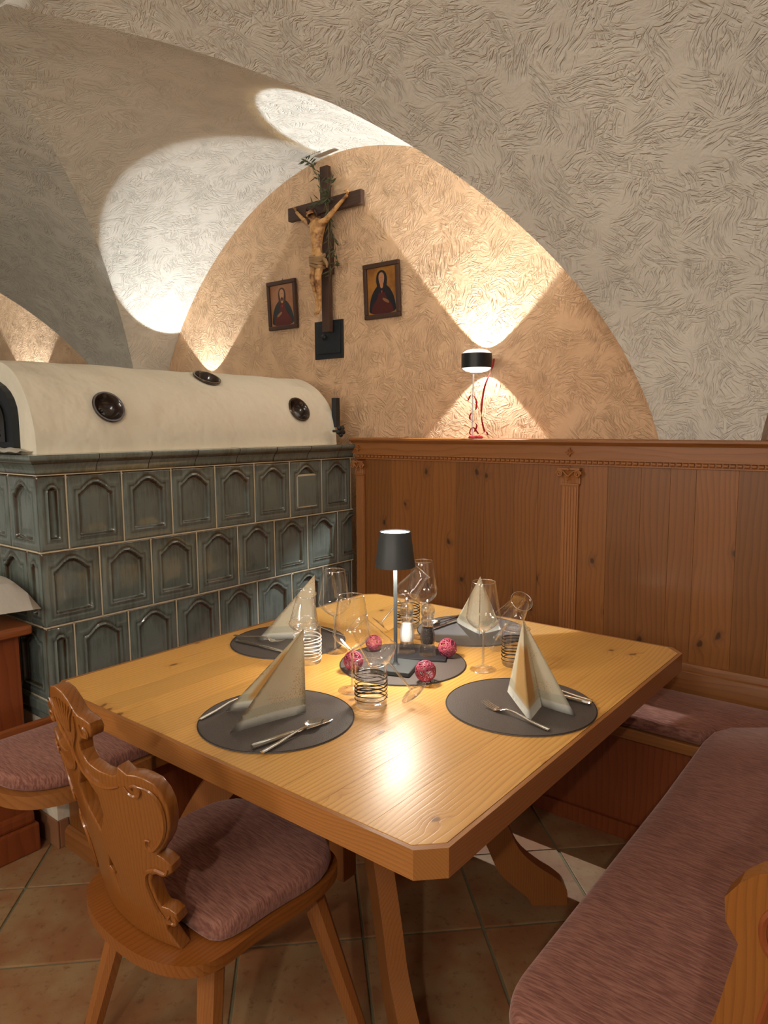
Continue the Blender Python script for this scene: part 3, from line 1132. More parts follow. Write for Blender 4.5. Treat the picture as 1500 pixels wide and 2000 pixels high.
for x0, x1 in zip(xs[:-1], xs[1:]):
    bm = bmesh.new(); bm.from_mesh(me0)
    for co, no in (((x0 + .0003, 0, 0), (-1, 0, 0)), ((x1 - .0003, 0, 0), (1, 0, 0))):
        r = bmesh.ops.bisect_plane(bm, geom=bm.verts[:] + bm.edges[:] + bm.faces[:], plane_co=co, plane_no=no, clear_outer=True)
        ed = [e for e in r['geom_cut'] if isinstance(e, bmesh.types.BMEdge)]
        if ed: bmesh.ops.contextual_create(bm, geom=ed)
    obj('board', bm, M_table, tb)
obj('apron_board', boxm(-.55, .55, -.58, .58, .690, .711), M_edge, tb)
# four sawn legs spreading diagonally from a central post
lo_ = catmull([(.580, .001), (.562, .030), (.515, .070), (.474, .115), (.434, .205), (.375, .30), (.290, .40), (.190, .49), (.100, .57), (.020, .640)], 4)
hi_ = catmull([(.686, .001), (.684, .055), (.650, .092), (.594, .130), (.538, .184), (.497, .27), (.430, .38), (.330, .49), (.220, .59), (.120, .688)], 4)
leg_pts = [(p.x, p.y) for p in lo_] + [(.020, .688)] + [(p.x, p.y) for p in hi_[::-1]]
PCX, PCY = -1.39 - tcx, 1.52 - tcy
leg_me = None
for k_, an in enumerate((38, -34, 218, 146)):
    if leg_me is None:
        o = obj('leg', plate_y(leg_pts, -.024, .024, 0), M_leg, tb, bevel=.004)
        leg_me = o.data
    else:
        o = obj('leg', leg_me, None, tb)
    o.location = (PCX, PCY, 0)
    o.rotation_euler = (0, 0, math.radians(an))
obj('centre_post', boxm(PCX - .03, PCX + .03, PCY - .03, PCY + .03, .085, .689), M_leg, tb, bevel=.006)

# ------------------------------------------------------------------ chair
CX, CY = -1.250, .95
ch = empty('dining_chair', (CX, CY, 0), -.034, label='carved wooden chair with a rose seat cushion in the left foreground', cat='chair')
# seat outline: full round back lobe, tapering front (local coords)
so = [(.0, -.266), (.09, -.260), (.165, -.235), (.208, -.198), (.220, -.15), (.212, -.06), (.218, .06), (.210, .15), (.180, .208), (.12, .232), (0, .238)]
so = so + [(-p[0], p[1]) for p in so[-2:0:-1]]
so = chaikin(so, 2)
bm = bmesh.new(); prism(bm, so, .423, .448)
seat = obj('seat', bm, M_seat, ch, bevel=.007, seg=3)
cu_ = [(.0, -.155), (.12, -.158), (.185, -.150), (.204, -.10), (.202, .0), (.210, .08), (.202, .145), (.165, .200), (.08, .225)]
cu_ = cu_ + [(-p[0], p[1]) for p in cu_[::-1][:-1]]
cu_ = cu_[1:] + cu_[:1]
cu_ = chaikin(cu_, 1)
obj('cushion', cushion(cu_, .449, .494, .02, 8), M_rosy, ch, smooth='all')
bm = boxm(-.06, .0, -.17, .17, .402, .4225)
obj('seat_batten', boxm(-.185, -.125, -.17, .17, .402, .4225), M_chair, ch, bevel=.003)
obj('seat_batten', boxm(.125, .185, -.17, .17, .402, .4225), M_chair, ch, bevel=.003)
for sx in (-1, 1):
    for sy in (-1, 1):
        a_ = Vector((sx * .155, sy * .135, .412)); b_ = Vector((sx * .235, sy * .225, .001))
        bm = bmesh.new()
        r0, r1 = .026, .018
        pts_ = []
        for p, r in ((a_, r0), (b_, r1)):
            pts_.append([bm.verts.new(p + Vector((r * c_, r * s_, 0))) for c_, s_ in [(1, .45), (.45, 1), (-.45, 1), (-1, .45), (-1, -.45), (-.45, -1), (.45, -1), (1, -.45)]])
        bm.faces.new(pts_[0]); bm.faces.new(pts_[1][::-1])
        for i in range(8):
            j = (i + 1) % 8
            bm.faces.new((pts_[0][i], pts_[1][i], pts_[1][j], pts_[0][j]))
        obj('leg', bm, M_leg, ch)
# backrest board: outline in (u,z), bent to a shallow curve and leaning back
half = [(0, .992), (.022, .986), (.038, .968), (.046, .950), (.056, .944), (.068, .942), (.082, .934), (.084, .920), (.076, .906), (.063, .900), (.048, .896), (.030, .882), (.024, .862), (.036, .842),
        (.068, .833), (.102, .832), (.114, .838), (.122, .856), (.138, .843), (.156, .845), (.173, .842), (.191, .833), (.201, .813), (.205, .791), (.203, .767), (.198, .743), (.187, .717), (.172, .695), (.160, .681),
        (.154, .673), (.166, .668), (.178, .655), (.175, .638), (.159, .624), (.143, .627), (.128, .620), (.119, .603), (.120, .579), (.121, .562), (.127, .547), (.143, .548), (.158, .538), (.158, .520), (.145, .505), (.127, .502), (.124, .490), (.133, .470), (.145, .4495)]
full = half + [(-p[0], p[1]) for p in half[:0:-1]]
hole = [(0, .838), (.008, .808), (.018, .790), (.036, .770), (.034, .728), (0, .675), (-.034, .728), (-.036, .770), (-.018, .790), (-.008, .808)]
hole2 = [(0, .618), (.014, .585), (.004, .575), (0, .532), (-.004, .575), (-.014, .585)]
cv = bpy.data.curves.new('c', 'CURVE'); cv.dimensions = '2D'; cv.fill_mode = 'BOTH'; cv.extrude = .011; cv.bevel_depth = .004; cv.bevel_resolution = 2
for pl_ in (full, hole, hole2):
    sp = cv.splines.new('POLY'); sp.points.add(len(pl_) - 1); sp.use_cyclic_u = True
    for q, p in enumerate(pl_): sp.points[q].co = (p[0], p[1], 0, 1)
cv.offset = -.004
co = bpy.data.objects.new('c', cv); COL.objects.link(co)
bpy.context.view_layer.update()
me = bpy.data.meshes.new_from_object(co.evaluated_get(bpy.context.evaluated_depsgraph_get()))
bpy.data.objects.remove(co)
bm = bmesh.new(); bm.from_mesh(me)
bmesh.ops.remove_doubles(bm, verts=bm.verts, dist=1e-5)
for q in range(-7, 8):
    bmesh.ops.bisect_plane(bm, geom=bm.verts[:] + bm.edges[:] + bm.faces[:], plane_co=(q * .028, 0, 0), plane_no=(1, 0, 0))
YB = -.224
def bend(u, z, w):
    """w>0 towards the sitter"""
    return Vector((u * (1 - w / .418), YB + u * u / .836 - .229 * (z - .455) + w, z))
for v in bm.verts: v.co = bend(v.co.x, v.co.y, .0155 - v.co.z + 0.0)
back = obj('backrest', bm, M_chair, ch, smooth=True)
# carved scrolls on the rear face
bm = bmesh.new()
def strip(P, r, w=-.0005, n_=5, taper=True):
    for sg in (1, -1):
        pp = catmull([bend(sg * p[0], p[1], w) for p in P], n_)
        k_ = len(pp)
        rr = [r * (min(1, .3 + 4 * min(i, k_ - 1 - i) / k_) if taper else 1) for i in range(k_)]
        tube(bm, pp, rr, 6, flat=1)
strip([(.125, .815), (.135, .800), (.150, .800), (.158, .812), (.152, .822), (.140, .818), (.142, .810)], .0035)
strip([(.155, .822), (.178, .817), (.190, .800), (.193, .777), (.190, .750), (.180, .722), (.165, .700), (.148, .684), (.136, .690), (.138, .702), (.148, .703)], .0045)
strip([(.050, .925), (.054, .905), (.066, .903), (.071, .913), (.064, .922), (.056, .918)], .0035)
strip([(.040, .940), (.030, .905), (.006, .870), (.004, .845), (.020, .815), (.050, .802), (.085, .803), (.112, .812)], .0045)
strip([(.036, .930), (.020, .895), (-.0, .865)], .003)
strip([(.168, .645), (.160, .633), (.140, .636), (.118, .625), (.108, .600), (.110, .570), (.116, .540), (.128, .520)], .0045)
strip([(.150, .530), (.153, .517), (.143, .512), (.136, .522), (.142, .530)], .0035)
for q in range(5):
    u0 = .006 + q * .0095
    strip([(u0, .968 - q * .003), (u0 * .55, .930), (u0 * .25, .900)], .0028)
obj('carved_scroll', bm, M_chair, ch, smooth=True)


# ------------------------------------------------------------------ things on the table
ZT = .7603
n = NT('placemat')
tc = n.n('TexCoord').outputs['Object']
h = n.noise(tc, 420, 3, .6)
n.bsdf(Base_Color=n.mix(n.smooth(h, .3, .8), srgb(78, 70, 66), srgb(104, 96, 92)), Roughness=.45, Specular_IOR_Level=.5, Normal=n.bump(h, .6, .0015))
M_mat = n.m
M_stitch = flat_mat('mat_edge', srgb(30, 28, 30), .6)
RM = .187


def mat_mesh():
    bm = bmesh.new()
    lathe(bm, [(0, .0002), (RM, .0002), (RM + .0006, .0014), (RM, .0026), (0, .0026)], 72)
    return bm


def stitch_mesh():
    bm = bmesh.new()
    tube(bm, [((RM - .0015) * math.cos(2 * PI * i / 72), (RM - .0015) * math.sin(2 * PI * i / 72), .0024) for i in range(72)], .0014, 6, closed=True)
    return bm


mats = [((-1.237, 1.125), 'round grey placemat nearest the chair, front left', 'placemats at the four places'),
        ((-.815, 1.560), 'round grey placemat nearest the right bench, holding a fork at its near side', 'placemats at the four places'),
        ((-1.672, 1.580), 'round grey placemat beside the tiled stove, at the left end of the table', 'placemats at the four places'),
        ((-1.262, 2.052), 'round grey placemat at the back of the table before the wainscot', 'placemats at the four places'),
        ((-1.240, 1.632), 'round grey placemat in the table centre under the lamp', None)]
first = None
for (x, y), lab, grp in mats:
    if first is None:
        first = empty('placemat', (x, y, ZT), label=lab, cat='placemat', group=grp)
        obj('mat', mat_mesh(), M_mat, first, smooth=True)
        obj('stitched_edge', stitch_mesh(), M_stitch, first, smooth=True)
        o = first
    else:
        o = copy_tree(first)
        o.location = (x, y, ZT)
        o['label'] = lab
        if grp: o['group'] = grp
        elif 'group' in o: del o['group']
ZM = ZT + .0028

# napkins ------------------------------------------------------------
n = NT('napkin_paper')
tc = n.n('TexCoord').outputs['UV']
sp = n.n('SeparateXYZ', {0: tc})
U, Vv = sp.outputs[0], sp.outputs[1]
obn = n.n('TexCoord').outputs['Object']
spk = n.noise(obn, 330, 4, .75)
zone = n.noise(obn, 16, 2)
gold = n.math('MULTIPLY', n.smooth(spk, .53, .60), n.smooth(zone, .42, .58))
border = n.smooth(Vv, .020, .022, 1.0, 0.0)
band = n.math('MULTIPLY', n.smooth(Vv, .022, .023), n.smooth(Vv, .042, .044, 1.0, 0.0))
c = n.mix(gold, srgb(238, 230, 206), srgb(214, 168, 96))
c = n.mix(n.math('MULTIPLY', band, .5), c, srgb(206, 206, 190))
c = n.mix(n.math('MULTIPLY', U, .85), c, srgb(222, 178, 100))
c = n.mix(border, c, srgb(240, 240, 232))
n.bsdf(Base_Color=c, Roughness=.8, Normal=n.bump(spk, .08, .001))
M_nap = n.m


def napkin(name_parts, root_xy, faces, label):
    """faces: list of (part name, corner points in world coords (apex first), base edge indices, gold flag)"""
    r = empty('napkin', (root_xy[0], root_xy[1], ZM), label=label, cat='napkin', group='folded napkins at the four places')
    off_ = Vector(r.location)
    for pn, pts, inset_ in faces:
        bm = bmesh.new()
        uvl = bm.loops.layers.uv.verify()
        A = [Vector(p) - off_ for p in pts]
        apex, base = A[0], A[1:]
        nb = len(base) - 1
        K, J = 8 * nb, 12
        def bp(i):
            t = i / 8
            q = min(int(t), nb - 1)
            return base[q].lerp(base[q + 1], t - q)
        nrm = (base[0] - apex).cross(base[-1] - apex).normalized()
        def f(i, j):
            b_ = bp(i)
            s_ = (j / J)
            p = b_.lerp(apex, s_)
            bow = math.sin(PI * i / K) * math.sin(PI * min(s_ * 1.0, 1)) * .006 + math.sin(PI * i / K) * (1 - s_) * .004
            return p + nrm * bow
        H = (base[0] - apex).length
        def uvf(i, j):
            fl_ = 1.0 if inset_ and 1.2 < i * 8 / K < 7 and .10 < j / J < .72 else 0.0
            return (fl_, j / J * H)
        grid(bm, f, K, J, uvf)
        bmesh.ops.solidify(bm, geom=bm.faces[:], thickness=.0012)
        obj(pn, bm, M_nap, r, smooth='all')
    return r


Z3 = ZM + .0008
ap1 = (-1.203, 1.187, .975)
napkin('', (-1.24, 1.10), [('front_fold', [ap1, (-1.202, 1.189, Z3), (-1.253, .993, Z3)], False),
                           ('back_fold', [ap1, (-1.207, 1.190, Z3), (-1.300, 1.150, Z3 + .004), (-1.364, 1.072, Z3)], True)],
       'ivory napkin folded to a standing point on the nearest front left placemat')
dx_, dy_ = -1.615 + 1.202, 1.653 - 1.189
ap3 = (-1.616, 1.651, .978)
napkin('', (-1.66, 1.60), [('front_fold', [ap3, (-1.615, 1.653, Z3), (-1.750, 1.513, Z3)], False),
                           ('back_fold', [ap3, (-1.620, 1.655, Z3), (-1.70, 1.645, Z3), (-1.790, 1.600, Z3)], True)],
       'ivory napkin folded to a standing point on the placemat beside the tiled stove')
ap2 = (-.826, 1.590, .972)
napkin('', (-.77, 1.55), [('left_fold', [ap2, (-.868, 1.590, Z3 + .01), (-.745, 1.480, Z3), (-.765, 1.578, Z3)], True),
                          ('right_fold', [ap2, (-.768, 1.582, Z3), (-.674, 1.573, Z3)], False),
                          ('back_fold', [ap2, (-.676, 1.577, Z3), (-.80, 1.665, Z3)], False)],
       'ivory napkin folded to a standing point on the placemat by the right bench')
ap4 = (-1.222, 2.040, .957)
napkin('', (-1.25, 2.07), [('left_fold', [ap4, (-1.358, 2.101, Z3), (-1.214, 2.019, Z3)], False),
                           ('right_fold', [ap4, (-1.211, 2.021, Z3), (-1.182, 2.113, Z3)], False)],
       'ivory napkin folded to a standing point on the rear placemat behind a wine glass')


# cutlery ------------------------------------------------------------
def flat_strip(bm, P, Wd, T):
    """strip of rounded cross section: P centre pts (x along, z), Wd widths, T thickness; along +X"""
    n_ = 8
    rings = []
    for (x_, z_), w_, t_ in zip(P, Wd, T):
        rings.append([bm.verts.new((x_, w_ * math.cos(2 * PI * j / n_), z_ + t_ * math.sin(2 * PI * j / n_))) for j in range(n_)])
    for a_, b_ in zip(rings[:-1], rings[1:]):
        for j in range(n_):
            l = (j + 1) % n_
            bm.faces.new((a_[j], a_[l], b_[l], b_[j]))
    bm.faces.new(rings[0][::-1]); bm.faces.new(rings[-1])


def spoon_parts():
    h_ = bmesh.new()
    flat_strip(h_, [(0, .003), (.01, .0035), (.05, .005), (.10, .008), (.125, .010), (.145, .009)], [.0062, .0068, .0055, .0035, .0026, .004], [.0022, .0024, .002, .002, .002, .0016])
    b_ = bmesh.new()
    def f(i, j):
        t = i / 16
        x_ = .140 + .062 * t
        w_ = .0195 * math.sin(PI * min(max(t, .02), .985) ** .85) ** .62
        v = j / 8 * 2 - 1
        dep = .0085 * math.sin(PI * t) ** .8
        return (x_, w_ * v, .0095 - dep * (1 - v * v) - .001 + .001 * t)
    grid(b_, f, 16, 8)
    bmesh.ops.solidify(b_, geom=b_.faces[:], thickness=.001)
    return [('handle', h_), ('bowl', b_)]


def fork_parts():
    h_ = bmesh.new()
    flat_strip(h_, [(0, .003), (.01, .0035), (.05, .006), (.10, .012), (.125, .013), (.145, .006)], [.0062, .0068, .0055, .0035, .0028, .009], [.0022, .0024, .002, .002, .002, .0014])
    b_ = bmesh.new()
    flat_strip(b_, [(.138, .010), (.146, .0055), (.156, .003), (.163, .0035)], [.005, .0105, .0122, .0118], [.0012, .001, .001, .001])
    for q in range(4):
        yy = -.0096 + q * .0064
        tube(b_, [(.160, yy, .0035), (.178, yy, .0055), (.196, yy, .0105), (.203, yy, .0135)], [.0022, .0018, .0014, .0008], 6, flat=.6)
    return [('handle', h_), ('tines', b_)]


def knife_parts():
    h_ = bmesh.new()
    flat_strip(h_, [(0, .006), (.004, .006), (.06, .006), (.11, .006)], [.0062, .0076, .0068, .0058], [.005, .006, .0056, .0046])
    b_ = bmesh.new()
    flat_strip(b_, [(.109, .006), (.12, .006), (.17, .0055), (.205, .005), (.222, .0045)], [.005, .0075, .0085, .0065, .0012], [.0016, .0012, .0009, .0008, .0005])
    return [('handle', h_), ('blade', b_)]


proto = {}
KINDS = {'spoon': spoon_parts, 'fork': fork_parts, 'knife': knife_parts}


def cutlery(kind, tail, head, label, dz=0.0, tilt=0.0, ln=1.0):
    d = Vector(head) - Vector(tail)
    rz = math.atan2(d.y, d.x)
    loc = (tail[0], tail[1], ZM + dz)
    if kind not in proto:
        r = empty(kind, loc, rz, label, kind, 'steel cutlery on the placemats')
        for pn, bm in KINDS[kind](): obj(pn, bm, M_steel, r, smooth=True)
        proto[kind] = r
    else:
        r = copy_tree(proto[kind])
        r.location = loc; r.rotation_euler = (0, 0, rz); r['label'] = label
    r.rotation_euler = (0, -tilt, rz)
    return r


cutlery('knife', (-1.153, .974), (-1.118, 1.19), 'steel knife on the front left placemat, tucked against the spoon')
cutlery('spoon', (-1.118, .972), (-1.134, 1.222), 'steel spoon on the front left placemat, bowl facing up', dz=.002)
cutlery('fork', (-1.372, 1.000), (-1.392, 1.20), 'steel fork on the front left placemat, half hidden behind the napkin')
cutlery('fork', (-.686, 1.457), (-.936, 1.509), 'steel fork on the right placemat with its tines toward the table centre')
cutlery('knife', (-.672, 1.660), (-.905, 1.668), 'steel knife on the right placemat behind the napkin')
cutlery('spoon', (-.678, 1.684), (-.922, 1.705), 'steel spoon on the right placemat, beyond the knife', dz=.0)
cutlery('fork', (-1.832, 1.486), (-1.655, 1.530), 'steel fork on the placemat beside the stove, left of the napkin', dz=.007)
cutlery('knife', (-1.795, 1.466), (-1.560, 1.482), 'steel knife on the placemat beside the stove, under the fork')
cutlery('spoon', (-1.560, 1.725), (-1.70, 1.735), 'steel spoon on the stove side placemat, seen behind the upright wine glass')
cutlery('spoon', (-1.385, 2.195), (-1.402, 2.02), 'steel spoon on the rear placemat in front of the wainscot')
cutlery('knife', (-1.352, 2.150), (-1.366, 1.96), 'steel knife on the rear placemat beside the spoon')


# wine glasses ---------------------------------------------------------
def wine_glass_meshes(h=.258, rb=.0495, rr=.0335):
    """foot at z=0, local axis z"""
    s = h / .258
    bowl = bmesh.new()
    prof = [(.0045, .112), (.012, .116), (.030, .128), (.044, .142), (rb, .155), (rb - .0005, .163), (rb - .004, .182), (rb - .009, .215), (rb - .0135, .245), (rr, .258)]
    pr = [(p.x, p.y) for p in catmull([(a, b * s) for a, b in prof], 4)]
    lathe(bowl, pr, 40)
    rim = bmesh.new()
    tube(rim, [(rr * math.cos(2 * PI * i / 40), rr * math.sin(2 * PI * i / 40), h) for i in range(40)], .0008, 6, closed=True)
    stem = bmesh.new()
    lathe(stem, [(p.x, p.y) for p in catmull([(.0, .001), (.0, .0045)], 1)] and [(0.0045, .010 * s), (.0036, .018 * s), (.0032, .05 * s), (.0033, .09 * s), (.0042, .107 * s), (.0075, .1155 * s), (.0, .119 * s)], 14)
    foot = bmesh.new()
    lathe(foot, [(0, 0), (.037, 0), (.0385, .0008), (.0375, .0018), (.022, .0034), (.010, .006), (.0048, .0105), (0, .0112)], 40)
    return bowl, rim, stem, foot


GL = {}


def wine_glass(kind, M_, label, group):
    if kind not in GL:
        kw = dict(tall=dict(h=.258, rb=.0495, rr=.0335), white=dict(h=.232, rb=.041, rr=.0325))[kind]
        r = empty('wine_glass', label=label, cat='wine glass', group=group)
        b_, ri, s_, f_ = wine_glass_meshes(**kw)
        obj('bowl', b_, M_thin, r, smooth='all')
        obj('rim', ri, M_rimg, r, smooth='all')
        obj('stem', s_, M_stemg, r, smooth='all')
        obj('foot', f_, M_thin, r, smooth=True)
        GL[kind] = r
    else:
        r = copy_tree(GL[kind]); r['label'] = label; r['group'] = group
    r.matrix_world = M_
    return r


def up(x, y, z=ZT + .0002): return Matrix.Translation((x, y, z))


def along(foot, rim):
    a_, b_ = Vector(foot), Vector(rim)
    return Matrix.Translation(a_) @ (b_ - a_).to_track_quat('Z', 'Y').to_matrix().to_4x4()


gu = 'upright wine glasses'
wine_glass('tall', up(-1.215, 1.376), 'upright wine glass standing behind the nearest striped tumbler', gu)
wine_glass('tall', up(-1.478, 1.596), 'upright wine glass between the stove side napkin and the table lamp', gu)
wine_glass('tall', up(-1.347, 1.883), 'upright wine glass standing behind the salt and pepper mills', gu)
wine_glass('tall', up(-1.025, 1.731), 'upright wine glass in front of the rear napkin, right of the lamp', gu)
gt = 'tilted wine glasses leaning on tumblers'
wine_glass('white', along((-1.032, 1.404, .789), (-1.142, 1.310, .975)), 'tilted wine glass leaning on the nearest tumbler, foot towards the right', gt)
wine_glass('white', along((-1.410, 1.383, .787), (-1.518, 1.511, .97)), 'tilted wine glass leaning on the white striped tumbler behind the front napkin', gt)
wine_glass('white', along((-1.499, 1.844, .788), (-1.405, 1.965, .962)), 'tilted wine glass leaning on the tumbler behind the lamp post', gt)
wine_glass('white', along((-1.093, 1.918, .787), (-.955, 1.829, .955)), 'tilted wine glass with its mouth to the right, behind the right napkin', gt)

M_stripeB = flat_mat('black_stripe', srgb(24, 20, 18), .25)
M_stripeW = flat_mat('white_stripe', srgb(236, 236, 232), .3)


def tumbler(x, y, label, seed, white=False, h=.108, rad=.0405):
    r = empty('tumbler', (x, y, ZT + .0002), label=label, cat='tumbler', group='striped tumblers')
    bm = bmesh.new()
    lathe(bm, [(rad - .001, .009), (rad, .013), (rad, h)], 48)
    obj('wall', bm, M_thin, r, smooth='all')
    bm = bmesh.new()
    lathe(bm, [(0, 0), (rad - .003, 0), (rad - .0005, .003), (rad, .012), (rad - .004, .013), (rad - .008, .011), (0, .010)], 48)
    obj('thick_base', bm, M_glass, r, smooth=True)
    bm = bmesh.new()
    tube(bm, [(rad * math.cos(2 * PI * i / 40), rad * math.sin(2 * PI * i / 40), h) for i in range(40)], .0009, 6, closed=True)
    obj('rim', bm, M_rimg, r, smooth='all')
    rg = random.Random(seed)
    bm = bmesh.new()
    turns = 7
    N_ = turns * 40
    z0, z1 = .014, h - .022
    ph = rg.uniform(0, 6)
    pts_ = []
    for i in range(N_ + 1):
        t = i / N_
        a_ = 2 * PI * turns * t + ph
        pts_.append(((rad + .0003) * math.cos(a_), (rad + .0003) * math.sin(a_), z0 + (z1 - z0) * t + .0012 * math.sin(a_ * .73 + ph) + .0010 * math.sin(a_ * 2.9)))
    tube(bm, pts_, [.0015 + .0007 * math.sin(i * .13 + ph) for i in range(N_ + 1)], 5)
    obj('stripe', bm, M_stripeW if white else M_stripeB, r, smooth='all')
    return r


tumbler(-1.114, 1.333, 'black striped tumbler nearest the camera, in front of the centre placemat', 1)
tumbler(-1.474, 1.470, 'white striped tumbler behind the front left napkin', 2, True)
tumbler(-1.462, 1.955, 'black striped tumbler behind the lamp and the salt mill', 3)
tumbler(-.972, 1.828, 'black striped tumbler half hidden by the right napkin', 4)

# table lamp -----------------------------------------------------------
LX, LY = -1.222, 1.574
lamp = empty('table_lamp', (LX, LY, ZM), rz=math.radians(20), label='dark grey cordless table lamp glowing in the middle of the table', cat='lamp')
obj('base', boxm(-.058, .058, -.058, .058, .0, .014), M_lamp, lamp, bevel=.004, seg=3)
bm = bmesh.new()
lathe(bm, [(.012, .014), (.008, .018), (.0055, .024), (.0052, .32), (.0052, .395), (0, .395)], 20)
obj('pole', bm, M_lamp, lamp, smooth=True)
bm = bmesh.new()
lathe(bm, [(.0565, .302), (.0570, .3015), (.0445, .400), (.0430, .402), (.0415, .398), (.0555, .3025)], 56, closed=True)
obj('shade', bm, M_lamp, lamp, smooth=True)
M_glow = NT('lamp_diffuser')
e_ = M_glow.n('Emission', {0: (1.0, .93, .84, 1), 1: 9.0}).outputs[0]
M_glow.t.links.new(e_, M_glow.out.inputs[0])
bm = bmesh.new(); lathe(bm, [(.0, .396), (.0405, .396), (.0412, .3985), (0, .3985)], 40)
obj('top_diffuser', bm, M_glow.m, lamp, smooth=True)
M_glow2 = NT('lamp_diffuser_low')
e_ = M_glow2.n('Emission', {0: (1.0, .93, .84, 1), 1: 6.0}).outputs[0]
M_glow2.t.links.new(e_, M_glow2.out.inputs[0])
bm = bmesh.new(); lathe(bm, [(.0, .312), (.048, .312), (.0475, .315), (0, .315)], 40)
obj('lower_diffuser', bm, M_glow2.m, lamp, smooth=True)
lb = light('table_lamp_bulb', 'AREA', (LX, LY, ZM + .309), 3.0, (1.0, .90, .76), (LX, LY, .2), shape='DISK', size=.09)

# slate tray with the two mills --------------------------------------
M_slate = flat_mat('slate', srgb(34, 34, 38), .45, bump=(50, .4, .004))
M_salt = flat_mat('salt', srgb(236, 236, 236), .8, bump=(400, .8, .004))
M_pepper = flat_mat('peppercorns', srgb(38, 28, 22), .6, bump=(300, 1.0, .006))
tag(obj('tray', boxm(-.075, .075, -.055, .055, 0, .007), M_slate, None, (-1.232, 1.722, ZM), (0, 0, .5), bevel=.002), 'small rectangular dark slate tray under the salt and pepper mills', 'tray')


def mill(x, y, fill_mat, label, h=.168):
    r = empty('spice_mill', (x, y, ZM + .0073), label=label, cat='mill', group='acrylic salt and pepper mills')
    bm = bmesh.new()
    prof = [(0, 0), (.0235, 0), (.0245, .004), (.0240, .020), (.0205, .030), (.0205, .036), (.0230, .050), (.0222, .066), (.0172, .086), (.0165, .094), (.0195, .102), (.0205, .108), (.0180, .113), (.0, .114)]
    lathe(bm, [(p.x, p.y) for p in catmull(prof, 3)], 32)
    obj('body', bm, M_glass, r, smooth='all')
    bm = bmesh.new()
    lathe(bm, [(0, .036), (.0150, .036), (.0165, .045), (.0160, .062), (.0125, .084), (.0118, .092 if fill_mat is M_salt else .066), (0, .093 if fill_mat is M_salt else .067)], 24)
    obj('filling', bm, fill_mat, r, smooth=True)
    bm = bmesh.new()
    lathe(bm, [(p.x, p.y) for p in catmull([(0, .1145), (.0165, .1145), (.0175, .119), (.0210, .128), (.0218, .139), (.0180, .150), (.0090, .156), (0, .157)], 3)], 32)
    obj('head', bm, M_glass, r, smooth='all')
    bm = bmesh.new()
    lathe(bm, [(0, .156), (.006, .157), (.0062, .161), (.0055, .164), (.0062, .167), (.004, .171), (0, .172)], 20)
    lathe(bm, [(0, .022), (.0017, .022), (.0017, .157), (0, .157)], 10)
    obj('knob', bm, M_steel, r, smooth=True)
    return r


mill(-1.278, 1.703, M_salt, 'clear salt mill with white salt, left one beside the lamp post')
mill(-1.212, 1.720, M_pepper, 'clear pepper mill with dark peppercorns, right of the salt mill')

# pink wire balls ------------------------------------------------------
M_pink = flat_mat('pink_wire', srgb(164, 70, 92), .4, .2)
balls = [(-1.381, 1.668, .0245, 'pink wire ball behind the tilted glass, left of the lamp post'),
         (-1.312, 1.492, .0275, 'pink wire ball at the left rim of the centre placemat'),
         (-1.165, 1.757, .0275, 'pink wire ball right of the pepper mill'),
         (-1.096, 1.545, .0285, 'pink wire ball at the front rim of the centre placemat')]


def wire_ball(seed, n_=26):
    rg = random.Random(seed)
    bm = bmesh.new()
    for q in range(n_):
        ax = Vector((rg.gauss(0, 1), rg.gauss(0, 1), rg.gauss(0, 1))).normalized()
        u_ = ax.orthogonal().normalized(); v_ = ax.cross(u_)
        off_ = rg.uniform(-.7, .7)
        rr = math.sqrt(1 - off_ * off_)
        tube(bm, [(ax * off_ + (u_ * math.cos(t) + v_ * math.sin(t)) * rr) for t in [2 * PI * i / 20 for i in range(20)]], .045, 4, closed=True)
    return bm


for q, (x, y, r_, lab) in enumerate(balls):
    o = obj('wire_ball', wire_ball(q), M_pink, None, (x, y, (ZM if q != 0 else ZM) + r_ * 1.045), smooth='all')
    o.scale = (r_, r_, r_)
    tag(o, lab, 'ornament', 'pink wire balls')

# ------------------------------------------------------------------ sconces
M_lens = thin_glass('lens_glass', base=.12)
_nt = M_lens.node_tree
_mx = _nt.nodes['Mix Shader']
_em = _nt.nodes.new('ShaderNodeEmission'); _em.inputs[0].default_value = (1, .98, .95, 1); _em.inputs[1].default_value = .8
_ad = _nt.nodes.new('ShaderNodeAddShader')
_nt.links.new(_mx.outputs[0], _ad.inputs[0]); _nt.links.new(_em.outputs[0], _ad.inputs[1])
_nt.links.new(_ad.outputs[0], [q for q in _nt.nodes if q.type == 'OUTPUT_MATERIAL'][0].inputs[0])
M_sdiff = NT('sconce_lens_glow')
e_ = M_sdiff.n('Emission', {0: (1, .97, .92, 1), 1: 5.0}).outputs[0]
M_sdiff.t.links.new(e_, M_sdiff.out.inputs[0])


